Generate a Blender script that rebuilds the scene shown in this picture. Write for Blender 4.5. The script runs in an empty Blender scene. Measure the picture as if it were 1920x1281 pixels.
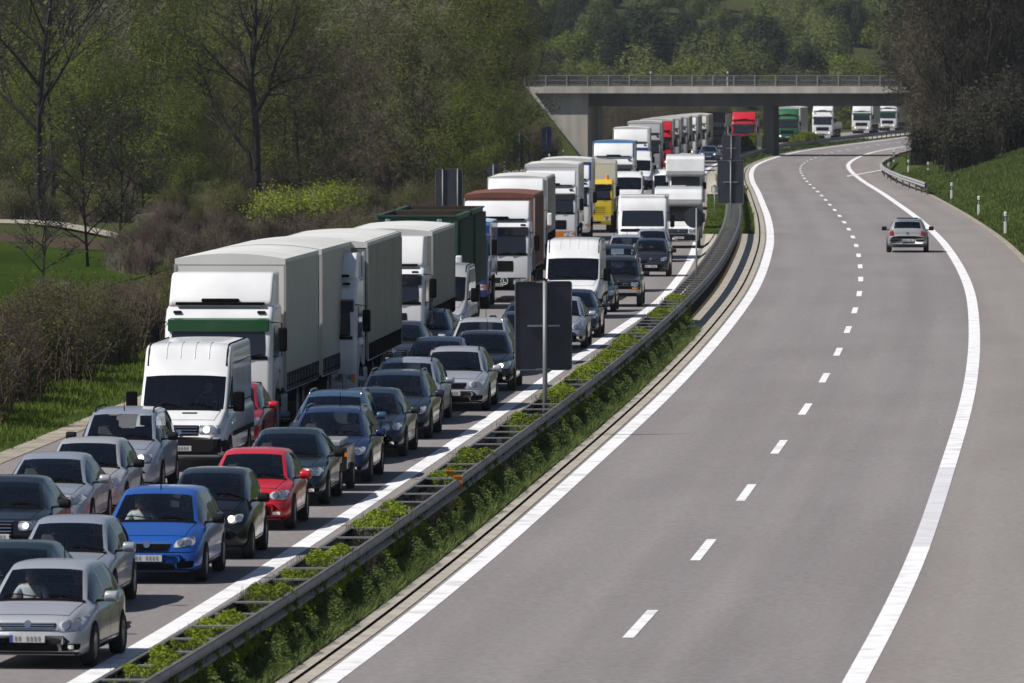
import bpy, math, random
import numpy as np
from mathutils import Vector, Matrix
from mathutils.bvhtree import BVHTree

R = math.radians
sc = bpy.context.scene
COL = sc.collection

# ------------------------------------------------------------------ camera
FPX = 16190.0                      # focal length in pixels of a 1920 wide picture
PITCH = math.atan(540.5 / FPX)
cam_d = bpy.data.cameras.new('camera')
cam = bpy.data.objects.new('camera', cam_d)
COL.objects.link(cam)
sc.camera = cam
cam.location = (0, 0, 9.0)
cam.rotation_euler = (math.pi / 2 - PITCH, 0, 0)
cam_d.sensor_width = 36
cam_d.lens = 36 * FPX / 1920
cam_d.clip_start = 1
cam_d.clip_end = 6000
cam_d.dof.use_dof = True            # a long lens: the wood behind is a little soft
cam_d.dof.focus_distance = 215
cam_d.dof.aperture_fstop = 8.0

# ------------------------------------------------------------------ light
SUN_EL, SUN_A = R(49), R(20)
to_sun = Vector((-math.cos(SUN_EL) * math.cos(SUN_A), -math.cos(SUN_EL) * math.sin(SUN_A), math.sin(SUN_EL)))
w = bpy.data.worlds.new('World')
sc.world = w
w.use_nodes = True
nt = w.node_tree
sky = nt.nodes.new('ShaderNodeTexSky')
sky.sky_type = 'NISHITA'
sky.sun_disc = False
sky.sun_elevation = SUN_EL
sky.sun_rotation = math.atan2(to_sun.x, to_sun.y) % (2 * math.pi)
nt.links.new(sky.outputs[0], nt.nodes['Background'].inputs[0])
nt.nodes['Background'].inputs[1].default_value = 0.056
sd = bpy.data.lights.new('sun', 'SUN')
sd.energy = 5.0
sd.angle = R(0.5)
sd.color = (1.0, 0.95, 0.88)
sun = bpy.data.objects.new('sun', sd)
COL.objects.link(sun)
sun.rotation_euler = to_sun.to_track_quat('Z', 'Y').to_euler()
sun.location = (-40, 0, 60)
sc.view_settings.view_transform = 'Standard'
sc.view_settings.look = 'None'
sc.view_settings.exposure = 0.17
sc.view_settings.gamma = 1

# ------------------------------------------------------------------ materials
def mat(name, col, rough=0.6, metal=0.0, spec=0.5, coat=0.0, noise=None, bump=None, emit=None):
    m = bpy.data.materials.new(name)
    m.use_nodes = True
    n = m.node_tree
    b = n.nodes['Principled BSDF']
    b.inputs['Base Color'].default_value = (*col, 1)
    b.inputs['Roughness'].default_value = rough
    b.inputs['Metallic'].default_value = metal
    b.inputs['Specular IOR Level'].default_value = spec
    b.inputs['Coat Weight'].default_value = coat
    b.inputs['Coat Roughness'].default_value = 0.06
    tc = None
    if noise or bump:
        tc = n.nodes.new('ShaderNodeTexCoord')
    if noise:
        col2, scale, detail, lo, hi = noise[:5]
        sx = noise[5] if len(noise) > 5 else (1, 1, 1)
        mp = n.nodes.new('ShaderNodeMapping')
        mp.inputs['Scale'].default_value = sx
        nz = n.nodes.new('ShaderNodeTexNoise')
        nz.inputs['Scale'].default_value = scale
        nz.inputs['Detail'].default_value = detail
        rp = n.nodes.new('ShaderNodeValToRGB')
        rp.color_ramp.elements[0].position = lo
        rp.color_ramp.elements[0].color = (*col, 1)
        rp.color_ramp.elements[1].position = hi
        rp.color_ramp.elements[1].color = (*col2, 1)
        n.links.new(tc.outputs['Object'], mp.inputs[0])
        n.links.new(mp.outputs[0], nz.inputs['Vector'])
        n.links.new(nz.outputs['Fac'], rp.inputs[0])
        n.links.new(rp.outputs[0], b.inputs['Base Color'])
    if bump:
        scale, dist = bump
        nz = n.nodes.new('ShaderNodeTexNoise')
        nz.inputs['Scale'].default_value = scale
        nz.inputs['Detail'].default_value = 4
        bp = n.nodes.new('ShaderNodeBump')
        bp.inputs['Distance'].default_value = dist
        bp.inputs['Strength'].default_value = 0.6
        n.links.new(tc.outputs['Object'], nz.inputs['Vector'])
        n.links.new(nz.outputs['Fac'], bp.inputs['Height'])
        n.links.new(bp.outputs[0], b.inputs['Normal'])
    if emit:
        b.inputs['Emission Color'].default_value = (*emit[0], 1)
        b.inputs['Emission Strength'].default_value = emit[1]
    return m

def foliage(name, c1, c2, var=0.5, trans=0.25):
    """leaf or twig material: colour varies between leaf clumps and from plant to plant"""
    m = bpy.data.materials.new(name)
    m.use_nodes = True
    n = m.node_tree
    b = n.nodes['Principled BSDF']
    b.inputs['Roughness'].default_value = 0.85
    b.inputs['Specular IOR Level'].default_value = 0.15
    tc = n.nodes.new('ShaderNodeTexCoord')
    oi = n.nodes.new('ShaderNodeObjectInfo')
    nz = n.nodes.new('ShaderNodeTexNoise')
    nz.inputs['Scale'].default_value = 0.55
    nz.inputs['Detail'].default_value = 3
    n.links.new(tc.outputs['Object'], nz.inputs['Vector'])
    ad = n.nodes.new('ShaderNodeMath')
    ad.operation = 'MULTIPLY_ADD'
    ad.inputs[1].default_value = var
    n.links.new(oi.outputs['Random'], ad.inputs[0])
    n.links.new(nz.outputs['Fac'], ad.inputs[2])
    rp = n.nodes.new('ShaderNodeValToRGB')
    rp.color_ramp.elements[0].position = 0.35
    rp.color_ramp.elements[0].color = (*c1, 1)
    rp.color_ramp.elements[1].position = 0.65 + var
    rp.color_ramp.elements[1].color = (*c2, 1)
    n.links.new(ad.outputs[0], rp.inputs[0])
    n.links.new(rp.outputs[0], b.inputs['Base Color'])
    if trans:
        tr = n.nodes.new('ShaderNodeBsdfTranslucent')
        n.links.new(rp.outputs[0], tr.inputs[0])
        mx = n.nodes.new('ShaderNodeMixShader')
        mx.inputs[0].default_value = trans
        n.links.new(b.outputs[0], mx.inputs[1])
        n.links.new(tr.outputs[0], mx.inputs[2])
        n.links.new(mx.outputs[0], n.nodes['Material Output'].inputs[0])
    return m

def glass(name, tint, ior=1.75):
    """thin car glass: tinted see-through plus a mirror reflection"""
    m = bpy.data.materials.new(name)
    m.use_nodes = True
    n = m.node_tree
    n.nodes.remove(n.nodes['Principled BSDF'])
    t = n.nodes.new('ShaderNodeBsdfTransparent')
    t.inputs[0].default_value = (*tint, 1)
    g = n.nodes.new('ShaderNodeBsdfGlossy')
    g.inputs['Roughness'].default_value = 0.02
    g.inputs['Color'].default_value = (0.85, 0.9, 1, 1)
    f = n.nodes.new('ShaderNodeFresnel')
    f.inputs[0].default_value = ior
    mx = n.nodes.new('ShaderNodeMixShader')
    n.links.new(f.outputs[0], mx.inputs[0])
    n.links.new(t.outputs[0], mx.inputs[1])
    n.links.new(g.outputs[0], mx.inputs[2])
    n.links.new(mx.outputs[0], n.nodes['Material Output'].inputs[0])
    return m

def paint(name, col, metal=0.0, rough=0.35):
    return mat(name, col, rough=rough, metal=metal, spec=0.4, coat=0.5)

def asphalt(name, c1, c2, c3):
    m = mat(name, c1, rough=0.9, spec=0.25)
    n = m.node_tree
    b = n.nodes['Principled BSDF']
    tc = n.nodes.new('ShaderNodeTexCoord')
    uv = n.nodes.new('ShaderNodeUVMap')
    # fine grain
    g = n.nodes.new('ShaderNodeTexNoise'); g.inputs['Scale'].default_value = 9; g.inputs['Detail'].default_value = 6
    n.links.new(tc.outputs['Object'], g.inputs['Vector'])
    r1 = n.nodes.new('ShaderNodeValToRGB')
    r1.color_ramp.elements[0].position = 0.3; r1.color_ramp.elements[0].color = (*c1, 1)
    r1.color_ramp.elements[1].position = 0.7; r1.color_ramp.elements[1].color = (*c2, 1)
    n.links.new(g.outputs['Fac'], r1.inputs[0])
    # long wear bands along the lanes (uv.x = metres across, uv.y = metres along)
    mp = n.nodes.new('ShaderNodeMapping'); mp.inputs['Scale'].default_value = (0.9, 0.012, 1)
    n.links.new(uv.outputs[0], mp.inputs[0])
    s = n.nodes.new('ShaderNodeTexNoise'); s.inputs['Scale'].default_value = 1.0; s.inputs['Detail'].default_value = 5
    n.links.new(mp.outputs[0], s.inputs['Vector'])
    mp2 = n.nodes.new('ShaderNodeMapping'); mp2.inputs['Scale'].default_value = (0.25, 0.05, 1)
    n.links.new(uv.outputs[0], mp2.inputs[0])
    s2 = n.nodes.new('ShaderNodeTexNoise'); s2.inputs['Scale'].default_value = 1.0; s2.inputs['Detail'].default_value = 4
    n.links.new(mp2.outputs[0], s2.inputs['Vector'])
    av = n.nodes.new('ShaderNodeMath'); av.operation = 'ADD'
    n.links.new(s.outputs['Fac'], av.inputs[0]); n.links.new(s2.outputs['Fac'], av.inputs[1])
    r2 = n.nodes.new('ShaderNodeValToRGB')
    r2.color_ramp.elements[0].position = 0.72; r2.color_ramp.elements[0].color = (*c3, 1)
    r2.color_ramp.elements[1].position = 1.0; r2.color_ramp.elements[1].color = (1, 1, 1, 1)
    hlf = n.nodes.new('ShaderNodeMath'); hlf.operation = 'MULTIPLY'; hlf.inputs[1].default_value = 0.9
    n.links.new(av.outputs[0], hlf.inputs[0])
    n.links.new(hlf.outputs[0], r2.inputs[0])
    mx = n.nodes.new('ShaderNodeMix'); mx.data_type = 'RGBA'; mx.blend_type = 'MULTIPLY'; mx.inputs[0].default_value = 1
    n.links.new(r1.outputs[0], mx.inputs[6]); n.links.new(r2.outputs[0], mx.inputs[7])
    # darker wheel tracks, two to a lane
    sx = n.nodes.new('ShaderNodeSeparateXYZ'); n.links.new(uv.outputs[0], sx.inputs[0])
    wv = n.nodes.new('ShaderNodeMath'); wv.operation = 'MULTIPLY_ADD'; wv.inputs[1].default_value = 2 * math.pi / 1.875; wv.inputs[2].default_value = math.pi
    n.links.new(sx.outputs[0], wv.inputs[0])
    cs = n.nodes.new('ShaderNodeMath'); cs.operation = 'COSINE'; n.links.new(wv.outputs[0], cs.inputs[0])
    am = n.nodes.new('ShaderNodeMath'); am.operation = 'MULTIPLY_ADD'; am.inputs[1].default_value = 0.035; am.inputs[2].default_value = 0.965
    n.links.new(cs.outputs[0], am.inputs[0])
    tr_ = n.nodes.new('ShaderNodeVectorMath'); tr_.operation = 'SCALE'
    n.links.new(mx.outputs[2], tr_.inputs[0]); n.links.new(am.outputs[0], tr_.inputs['Scale'])
    n.links.new(tr_.outputs[0], b.inputs['Base Color'])
    bp = n.nodes.new('ShaderNodeBump'); bp.inputs['Distance'].default_value = 0.01; bp.inputs['Strength'].default_value = 0.4
    n.links.new(g.outputs['Fac'], bp.inputs['Height'])
    n.links.new(bp.outputs[0], b.inputs['Normal'])
    return m

M = {
    'asphalt': asphalt('asphalt', (0.185, 0.170, 0.172), (0.255, 0.238, 0.240), (0.86, 0.855, 0.855)),
    'asphalt_shoulder': asphalt('asphalt_shoulder', (0.20, 0.182, 0.178), (0.27, 0.25, 0.245), (0.88, 0.87, 0.87)),
    'concrete_strip': mat('concrete_strip', (0.26, 0.235, 0.20), 0.9, noise=((0.40, 0.37, 0.32), 1.5, 6, 0.3, 0.7)),
    'soil': mat('soil', (0.035, 0.028, 0.022), 0.95, spec=0.0, noise=((0.09, 0.07, 0.05), 6, 6, 0.3, 0.7), bump=(9, 0.05)),
    'mark': mat('road_paint_white', (0.52, 0.51, 0.52), 0.7, noise=((0.74, 0.74, 0.76), 1.6, 10, 0.3, 0.5)),
    'mark_old': mat('road_paint_worn', (0.50, 0.50, 0.53), 0.7, noise=((0.62, 0.62, 0.66), 1.2, 8, 0.3, 0.7)),
    'grass': mat('grass_ground', (0.022, 0.045, 0.010), 0.95, spec=0.0, noise=((0.065, 0.085, 0.025), 0.6, 8, 0.3, 0.7), bump=(6, 0.08)),
    'grass_dry': mat('grass_dry', (0.06, 0.06, 0.03), 0.95, spec=0.0, noise=((0.10, 0.11, 0.05), 0.5, 8, 0.3, 0.7)),
    'earth': mat('earth', (0.05, 0.045, 0.028), 0.95, spec=0.0, noise=((0.045, 0.065, 0.018), 0.12, 8, 0.35, 0.65), bump=(2, 0.2)),
    'field': mat('field_green', (0.018, 0.034, 0.006), 0.95, spec=0.0, noise=((0.034, 0.058, 0.010), 0.3, 8, 0.3, 0.7, (1, 0.2, 1))),
    'bank': foliage('bank_blades', (0.050, 0.075, 0.018), (0.135, 0.175, 0.045), 0.1),
    'track': mat('gravel_track', (0.20, 0.18, 0.15), 0.95, spec=0.0, noise=((0.36, 0.33, 0.28), 2, 6, 0.3, 0.7)),
    'steel': mat('galvanised_steel', (0.30, 0.30, 0.31), 0.5, 0.35, noise=((0.42, 0.42, 0.43), 0.8, 6, 0.3, 0.7)),
    'steel_dark': mat('weathered_steel', (0.09, 0.09, 0.095), 0.6, 0.3),
    'sign_back': mat('sign_back', (0.020, 0.023, 0.036), 0.6, noise=((0.034, 0.038, 0.054), 2, 5, 0.3, 0.7)),
    'pole': mat('pole_grey', (0.16, 0.17, 0.175), 0.5, 0.4),
    'concrete': mat('bridge_concrete', (0.085, 0.085, 0.088), 0.9, noise=((0.14, 0.14, 0.14), 0.5, 8, 0.3, 0.7, (1, 1, 0.25))),  # shadow under the deck is darkened into this concrete colour
    'concrete_lit': mat('lit_fascia_concrete', (0.34, 0.325, 0.29), 0.9, noise=((0.58, 0.55, 0.50), 0.9, 8, 0.25, 0.6, (1, 1, 0.12))),  # sunlit copy of the concrete, brightness put into the colour
    'glass': glass('car_glass', (0.74, 0.78, 0.79)),
    'glass_dark': mat('dark_glass', (0.012, 0.015, 0.022), 0.06, spec=0.6, coat=0.3),
    'black': mat('black_plastic', (0.005, 0.005, 0.006), 0.9, spec=0.05),
    'trim': mat('dark_trim', (0.014, 0.014, 0.016), 0.8, spec=0.1),
    'rubber': mat('tyre_rubber', (0.018, 0.018, 0.018), 0.85),
    'rim': mat('wheel_alloy', (0.35, 0.35, 0.36), 0.35, 0.7),
    'rail_steel': mat('shaded_weathered_rail_steel', (0.075, 0.072, 0.072), 0.6, 0.2, noise=((0.14, 0.135, 0.13), 1.2, 6, 0.3, 0.7)),  # weathered steel, darkened further for the face turned from the sun
    'strut': mat('strut_steel', (0.22, 0.22, 0.225), 0.6, 0.2),
    'chrome': mat('chrome', (0.65, 0.65, 0.67), 0.15, 1.0),
    'lens': mat('headlight_lens', (0.13, 0.15, 0.18), 0.2, 0.2, coat=1.0, noise=((0.70, 0.72, 0.76), 8, 3, 0.42, 0.62)),
    'reflector': mat('lamp_reflector', (0.75, 0.76, 0.78), 0.12, 0.9, coat=1.0),
    'lit': mat('lit_headlamp', (1, 0.95, 0.8), 0.3, emit=((1, 0.86, 0.62), 1.5)),
    'amber': mat('amber_lens', (0.75, 0.22, 0.02), 0.3, coat=0.6),
    'red_lens': mat('red_lens', (0.25, 0.010, 0.015), 0.25, coat=0.8),
    'plate': mat('licence_plate', (0.52, 0.52, 0.53), 0.5),
    'plate_ink': mat('plate_ink', (0.20, 0.20, 0.22), 0.6),
    'plate_blue': mat('plate_blue', (0.03, 0.06, 0.35), 0.5),
    'interior': mat('car_interior', (0.030, 0.030, 0.034), 0.8),
    'seat': mat('seat_fabric', (0.07, 0.07, 0.078), 0.9),
    'skin': mat('skin', (0.45, 0.26, 0.19), 0.6),
    'shirt_light': mat('light_shirt', (0.62, 0.66, 0.68), 0.9),
    'shirt_dark': mat('dark_jacket', (0.03, 0.035, 0.05), 0.9),
    'hair': mat('hair', (0.03, 0.02, 0.015), 0.7),
    'curtain': mat('trailer_curtain', (0.36, 0.35, 0.31), 0.55, noise=((0.42, 0.42, 0.38), 0.35, 5, 0.3, 0.7), bump=(1.3, 0.10)),
    'curtain_grey': mat('grey_curtain', (0.11, 0.115, 0.115), 0.45, noise=((0.17, 0.175, 0.17), 0.5, 5, 0.3, 0.7), bump=(1.3, 0.10)),
    'tarp_roof': mat('tarpaulin_roof', (0.52, 0.52, 0.50), 0.5, noise=((0.70, 0.70, 0.68), 0.4, 5, 0.3, 0.7)),
    'chassis': mat('truck_chassis', (0.02, 0.02, 0.022), 0.7),
    'bark': foliage('bark', (0.018, 0.016, 0.018), (0.045, 0.040, 0.036), 0.3, 0),
    'bark_pale': foliage('pale_bark', (0.08, 0.075, 0.07), (0.17, 0.16, 0.145), 0.3, 0),
    'twig_brown': foliage('brown_twigs', (0.055, 0.040, 0.034), (0.135, 0.105, 0.088), 0.5, 0),
    'twig_dark': foliage('dark_twigs', (0.018, 0.016, 0.017), (0.046, 0.041, 0.038), 0.4, 0),
    'twig_pale': foliage('pale_twigs', (0.13, 0.12, 0.095), (0.28, 0.26, 0.21), 0.4, 0),
    'leaf_olive': foliage('olive_leaves', (0.054, 0.066, 0.014), (0.128, 0.148, 0.030), 0.5),
    'leaf_fresh': foliage('fresh_leaves', (0.068, 0.090, 0.014), (0.150, 0.190, 0.030), 0.4),
    'leaf_hill': foliage('hillside_leaves', (0.066, 0.082, 0.028), (0.140, 0.166, 0.052), 0.5),
    'leaf_brown': foliage('brown_buds', (0.045, 0.036, 0.026), (0.105, 0.085, 0.055), 0.5),
    'leaf_bright': foliage('bright_leaves', (0.15, 0.19, 0.016), (0.26, 0.31, 0.03), 0.2),
    'leaf_dark': foliage('dark_leaves', (0.012, 0.020, 0.014), (0.032, 0.048, 0.022), 0.4),
    'leaf_right_wood': foliage('dark_wood_leaves', (0.020, 0.022, 0.012), (0.052, 0.050, 0.028), 0.4),  # dark olive-brown leaf tone of the right wood
    'hedge_leaf': foliage('hedge_leaves', (0.085, 0.12, 0.014), (0.25, 0.32, 0.035), 0.3),
    'weed': foliage('weed_blades', (0.055, 0.085, 0.022), (0.15, 0.20, 0.06), 0.2),
    'lawn': foliage('verge_blades', (0.055, 0.090, 0.014), (0.135, 0.195, 0.030), 0.1),
    'post_white': mat('post_white', (0.70, 0.70, 0.70), 0.6),
    'orange': mat('orange_plate', (0.55, 0.16, 0.01), 0.5),
    'sign_white': mat('sign_white', (0.7, 0.7, 0.72), 0.5),
}
PAINT = paint('paint_default', (0.5, 0.5, 0.52))
PC = {
    'silver': paint('paint_silver', (0.42, 0.435, 0.485), 0.35, 0.3),
    'silver_blue': paint('paint_silver_blue', (0.33, 0.36, 0.43), 0.35, 0.3),
    'silver_warm': paint('paint_silver_warm', (0.44, 0.44, 0.46), 0.3, 0.32),
    'blue': paint('paint_blue', (0.02, 0.12, 0.50), 0.45, 0.3),
    'navy': paint('paint_navy', (0.010, 0.020, 0.085), 0.2, 0.25),
    'navy_grey': paint('paint_navy_grey', (0.022, 0.030, 0.055), 0.3, 0.3),
    'black': paint('paint_black', (0.006, 0.007, 0.010), 0.0, 0.22),
    'black_green': paint('paint_black_green', (0.008, 0.016, 0.018), 0.1, 0.25),
    'anthracite': paint('paint_anthracite', (0.020, 0.022, 0.030), 0.2, 0.28),
    'red': paint('paint_red', (0.50, 0.012, 0.025), 0.0, 0.28),
    'dark_red': paint('paint_dark_red', (0.32, 0.012, 0.02), 0.0, 0.3),
    'white': mat('paint_white', (0.60, 0.61, 0.63), 0.4, coat=0.6, noise=((0.70, 0.71, 0.73), 0.9, 7, 0.35, 0.6)),
    'cream': paint('paint_cream', (0.55, 0.54, 0.48), 0.0, 0.5),
    'mid_silver': paint('paint_mid_silver', (0.30, 0.31, 0.325), 0.3, 0.33),
    'grey': paint('paint_grey', (0.30, 0.31, 0.33), 0.0, 0.5),
    'steel_blue': paint('paint_steel_blue', (0.05, 0.10, 0.18), 0.3, 0.3),
    'truck_blue': paint('paint_truck_blue', (0.02, 0.05, 0.22), 0.0, 0.4),
    'sky_blue': paint('paint_sky_blue', (0.10, 0.25, 0.50), 0.0, 0.4),
    'yellow': paint('paint_yellow', (0.62, 0.46, 0.02), 0.0, 0.4),
    'green': paint('paint_green', (0.01, 0.10, 0.04), 0.0, 0.45),
    'visor_green': paint('paint_visor_green', (0.012, 0.085, 0.03), 0.0, 0.3),
    'container_green': mat('container_green', (0.008, 0.042, 0.025), 0.6, noise=((0.02, 0.080, 0.048), 1, 6, 0.3, 0.7)),
    'container_brown': mat('container_brown', (0.13, 0.045, 0.03), 0.7, noise=((0.19, 0.07, 0.045), 1, 6, 0.3, 0.7)),
    'rust': mat('rust_inside', (0.030, 0.014, 0.012), 0.9, noise=((0.06, 0.026, 0.02), 2, 6, 0.3, 0.7)),
    'trailer_grey_shaded': paint('paint_trailer_grey_shaded', (0.27, 0.27, 0.285), 0.0, 0.5),  # trailer grey, darkened to paint in shadow on the far row
    'brown_curtain': mat('brown_curtain', (0.10, 0.085, 0.085), 0.5, noise=((0.14, 0.12, 0.12), 0.6, 5, 0.3, 0.7)),
}

# ------------------------------------------------------------------ helpers
def tag(o, label=None, cat=None, group=None, kind=None):
    if label: o['label'] = label
    if cat: o['category'] = cat
    if group: o['group'] = group
    if kind: o['kind'] = kind
    return o

def empty(name, loc=(0, 0, 0), rz=0.0):
    o = bpy.data.objects.new(name, None)
    o.empty_display_size = 0.3
    COL.objects.link(o)
    o.location = loc
    o.rotation_euler = (0, 0, rz)
    return o

class MB:
    """collects geometry and links it as one mesh object"""
    def __init__(s):
        s.v = []; s.f = []; s.m = []; s.cur = 0
    def add(s, vs, fs):
        b = len(s.v)
        s.v += [tuple(p) for p in vs]
        for f in fs:
            s.f.append(tuple(b + i for i in f)); s.m.append(s.cur)
        return s
    def box(s, x0, x1, y0, y1, z0, z1):
        return s.add([(x0, y0, z0), (x1, y0, z0), (x1, y1, z0), (x0, y1, z0), (x0, y0, z1), (x1, y0, z1), (x1, y1, z1), (x0, y1, z1)],
                     [(0, 3, 2, 1), (4, 5, 6, 7), (0, 1, 5, 4), (1, 2, 6, 5), (2, 3, 7, 6), (3, 0, 4, 7)])
    def rbox(s, x0, x1, y0, y1, z0, z1, r=0.03):
        """box with rounded edges"""
        prof = rect_prof(y0, y1, z0, z1, r)
        return s.pillow(prof, x0, x1, r)
    def pillow(s, prof, x0, x1, r, n=3):
        """closed (y,z) profile swept from x0 to x1 with rounded side edges"""
        layers = []
        for k in range(n + 1):
            a = (math.pi / 2) * k / n
            layers.append((x0 + r * (1 - math.sin(a)), r * (1 - math.cos(a))))   # from full inset 
        left = [(x0 + r * (1 - math.cos(math.pi / 2 * k / n)), r * (1 - math.sin(math.pi / 2 * k / n))) for k in range(n + 1)]
        right = [(x1 - (x - x0), i) for x, i in reversed(left)]
        rings = left + right
        N = len(prof)
        area = sum(prof[i][0] * prof[(i + 1) % N][1] - prof[(i + 1) % N][0] * prof[i][1] for i in range(N))
        sg = 1 if area > 0 else -1
        nor = []
        for i in range(N):
            a, b, c = prof[i - 1], prof[i], prof[(i + 1) % N]
            e1 = Vector((b[0] - a[0], b[1] - a[1])); e2 = Vector((c[0] - b[0], c[1] - b[1]))
            if e1.length > 1e-9: e1.normalize()
            if e2.length > 1e-9: e2.normalize()
            t = e1 + e2
            if t.length < 1e-6: t = e1
            t.normalize()
            nor.append((-t.y * sg, t.x * sg))
        vs, fs = [], []
        for x, i_ in rings:
            for (y, z), (ny, nz) in zip(prof, nor):
                vs.append((x, y + ny * i_, z + nz * i_))
        for k in range(len(rings) - 1):
            for i in range(N):
                j = (i + 1) % N
                q = (k * N + i, k * N + j, (k + 1) * N + j, (k + 1) * N + i)
                fs.append(q if sg > 0 else q[::-1])
        c0 = tuple(range(N)); c1 = tuple((len(rings) - 1) * N + i for i in range(N))
        fs.append(c0[::-1] if sg > 0 else c0)
        fs.append(c1 if sg > 0 else c1[::-1])
        return s.add(vs, fs)
    def tube(s, pts, r, n=6, cap=True):
        pts = [Vector(p) for p in pts]
        rs = r if isinstance(r, (list, tuple)) else [r] * len(pts)
        vs, fs = [], []
        for i, p in enumerate(pts):
            t = (pts[min(i + 1, len(pts) - 1)] - pts[max(i - 1, 0)])
            if t.length < 1e-9: t = Vector((0, 0, 1))
            t.normalize()
            a = Vector((0, 0, 1)) if abs(t.z) < 0.9 else Vector((1, 0, 0))
            u = t.cross(a).normalized(); v_ = t.cross(u)
            for k in range(n):
                an = 2 * math.pi * k / n
                vs.append(p + u * (math.cos(an) * rs[i]) + v_ * (math.sin(an) * rs[i]))
        for i in range(len(pts) - 1):
            for k in range(n):
                j = (k + 1) % n
                fs.append((i * n + k, (i + 1) * n + k, (i + 1) * n + j, i * n + j))
        if cap:
            fs.append(tuple(range(n))); fs.append(tuple((len(pts) - 1) * n + k for k in reversed(range(n))))
        return s.add(vs, fs)
    def lathe_x(s, prof, cx, cy, cz, n=20, sgn=1):
        """profile (x, radius) turned about an axle parallel to x"""
        vs, fs = [], []
        for x, r in prof:
            for k in range(n):
                a = 2 * math.pi * k / n
                vs.append((cx + sgn * x, cy + math.cos(a) * r, cz + math.sin(a) * r))
        for i in range(len(prof) - 1):
            for k in range(n):
                j = (k + 1) % n
                fs.append((i * n + k, i * n + j, (i + 1) * n + j, (i + 1) * n + k))
        return s.add(vs, fs)
    def disc_y(s, cx, y, cz, r, n=14, depth=0.01):
        vs = [(cx + math.cos(2 * math.pi * k / n) * r, y, cz + math.sin(2 * math.pi * k / n) * r) for k in range(n)]
        vs2 = [(a, y + depth, b) for a, _, b in vs]
        fs = [tuple(reversed(range(n)))] + [(k, (k + 1) % n, n + (k + 1) % n, n + k) for k in range(n)]
        return s.add(vs + vs2, fs)
    def build(s, name, mats, parent=None, smooth=False):
        me = bpy.data.meshes.new(name)
        me.from_pydata(s.v, [], s.f)
        ml = mats if isinstance(mats, (list, tuple)) else [mats]
        for m_ in ml: me.materials.append(m_)
        if len(ml) > 1: me.polygons.foreach_set('material_index', s.m)
        if smooth: me.polygons.foreach_set('use_smooth', [True] * len(me.polygons))
        me.update()
        o = bpy.data.objects.new(name, me)
        COL.objects.link(o)
        o.parent = parent
        return o

def rect_prof(y0, y1, z0, z1, r, n=3):
    p = []
    for cy, cz, a0 in ((y1 - r, z0 + r, -90), (y1 - r, z1 - r, 0), (y0 + r, z1 - r, 90), (y0 + r, z0 + r, 180)):
        for k in range(n + 1):
            a = R(a0 + 90 * k / n)
            p.append((cy + r * math.cos(a), cz + r * math.sin(a)))
    return p

def bvh_of(o):
    me = o.data
    return BVHTree.FromPolygons([v.co[:] for v in me.vertices], [p.vertices[:] for p in me.polygons])

def patch(bvhs, corners, axis='front', nu=8, nv=4, off=0.008, rnd=0.0, mb=None, thick=0.0):
    """quad outline draped on the body: corners are (a,b) pairs: bottom-left, bottom-right, top-right, top-left"""
    mb = mb or MB()
    (ax, az), (bx, bz), (cx, cz), (dx, dz) = corners
    if not isinstance(bvhs, list): bvhs = [bvhs]
    grid = {}
    vs = []
    for j in range(nv + 1):
        for i in range(nu + 1):
            u = 2 * i / nu - 1; v = 2 * j / nv - 1
            if rnd:
                uu = u * math.sqrt(max(0, 1 - rnd * v * v / 2)); vv = v * math.sqrt(max(0, 1 - rnd * u * u / 2))
            else:
                uu, vv = u, v
            s_, t_ = (uu + 1) / 2, (vv + 1) / 2
            a = (ax * (1 - s_) + bx * s_) * (1 - t_) + (dx * (1 - s_) + cx * s_) * t_
            b = (az * (1 - s_) + bz * s_) * (1 - t_) + (dz * (1 - s_) + cz * s_) * t_
            if axis == 'front': o_, d_ = Vector((a, -3, b)), Vector((0, 1, 0))
            elif axis == 'rear': o_, d_ = Vector((a, 30, b)), Vector((0, -1, 0))
            elif axis == 'right': o_, d_ = Vector((4, a, b)), Vector((-1, 0, 0))
            elif axis == 'left': o_, d_ = Vector((-4, a, b)), Vector((1, 0, 0))
            else: o_, d_ = Vector((a, b, 6)), Vector((0, 0, -1))
            best = None
            for bv in bvhs:
                h = bv.ray_cast(o_, d_)
                if h[0] is not None and (best is None or (h[0] - o_).length < (best - o_).length): best = h[0]
            if best is not None:
                grid[(i, j)] = len(vs); vs.append(best - d_ * off)
    fs = []
    fl = axis in ('rear', 'left')
    for j in range(nv):
        for i in range(nu):
            k = [(i, j), (i + 1, j), (i + 1, j + 1), (i, j + 1)]
            if all(q in grid for q in k):
                f = [grid[q] for q in k]
                if axis == 'right': pass
                fs.append(tuple(reversed(f)) if fl else tuple(f))
    return mb.add(vs, fs)

def copy_tree(o, parent=None):
    c = o.copy()
    COL.objects.link(c)
    c.parent = parent
    for ch in list(o.children):
        copy_tree(ch, c)
    return c

def repaint(o, new, old=None):
    old = old or PAINT
    for x in [o] + list(o.children_recursive):
        if x.type == 'MESH':
            for s_ in x.material_slots:
                if s_.material == old or (s_.link == 'OBJECT'):
                    s_.link = 'OBJECT'
                    s_.material = new

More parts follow.
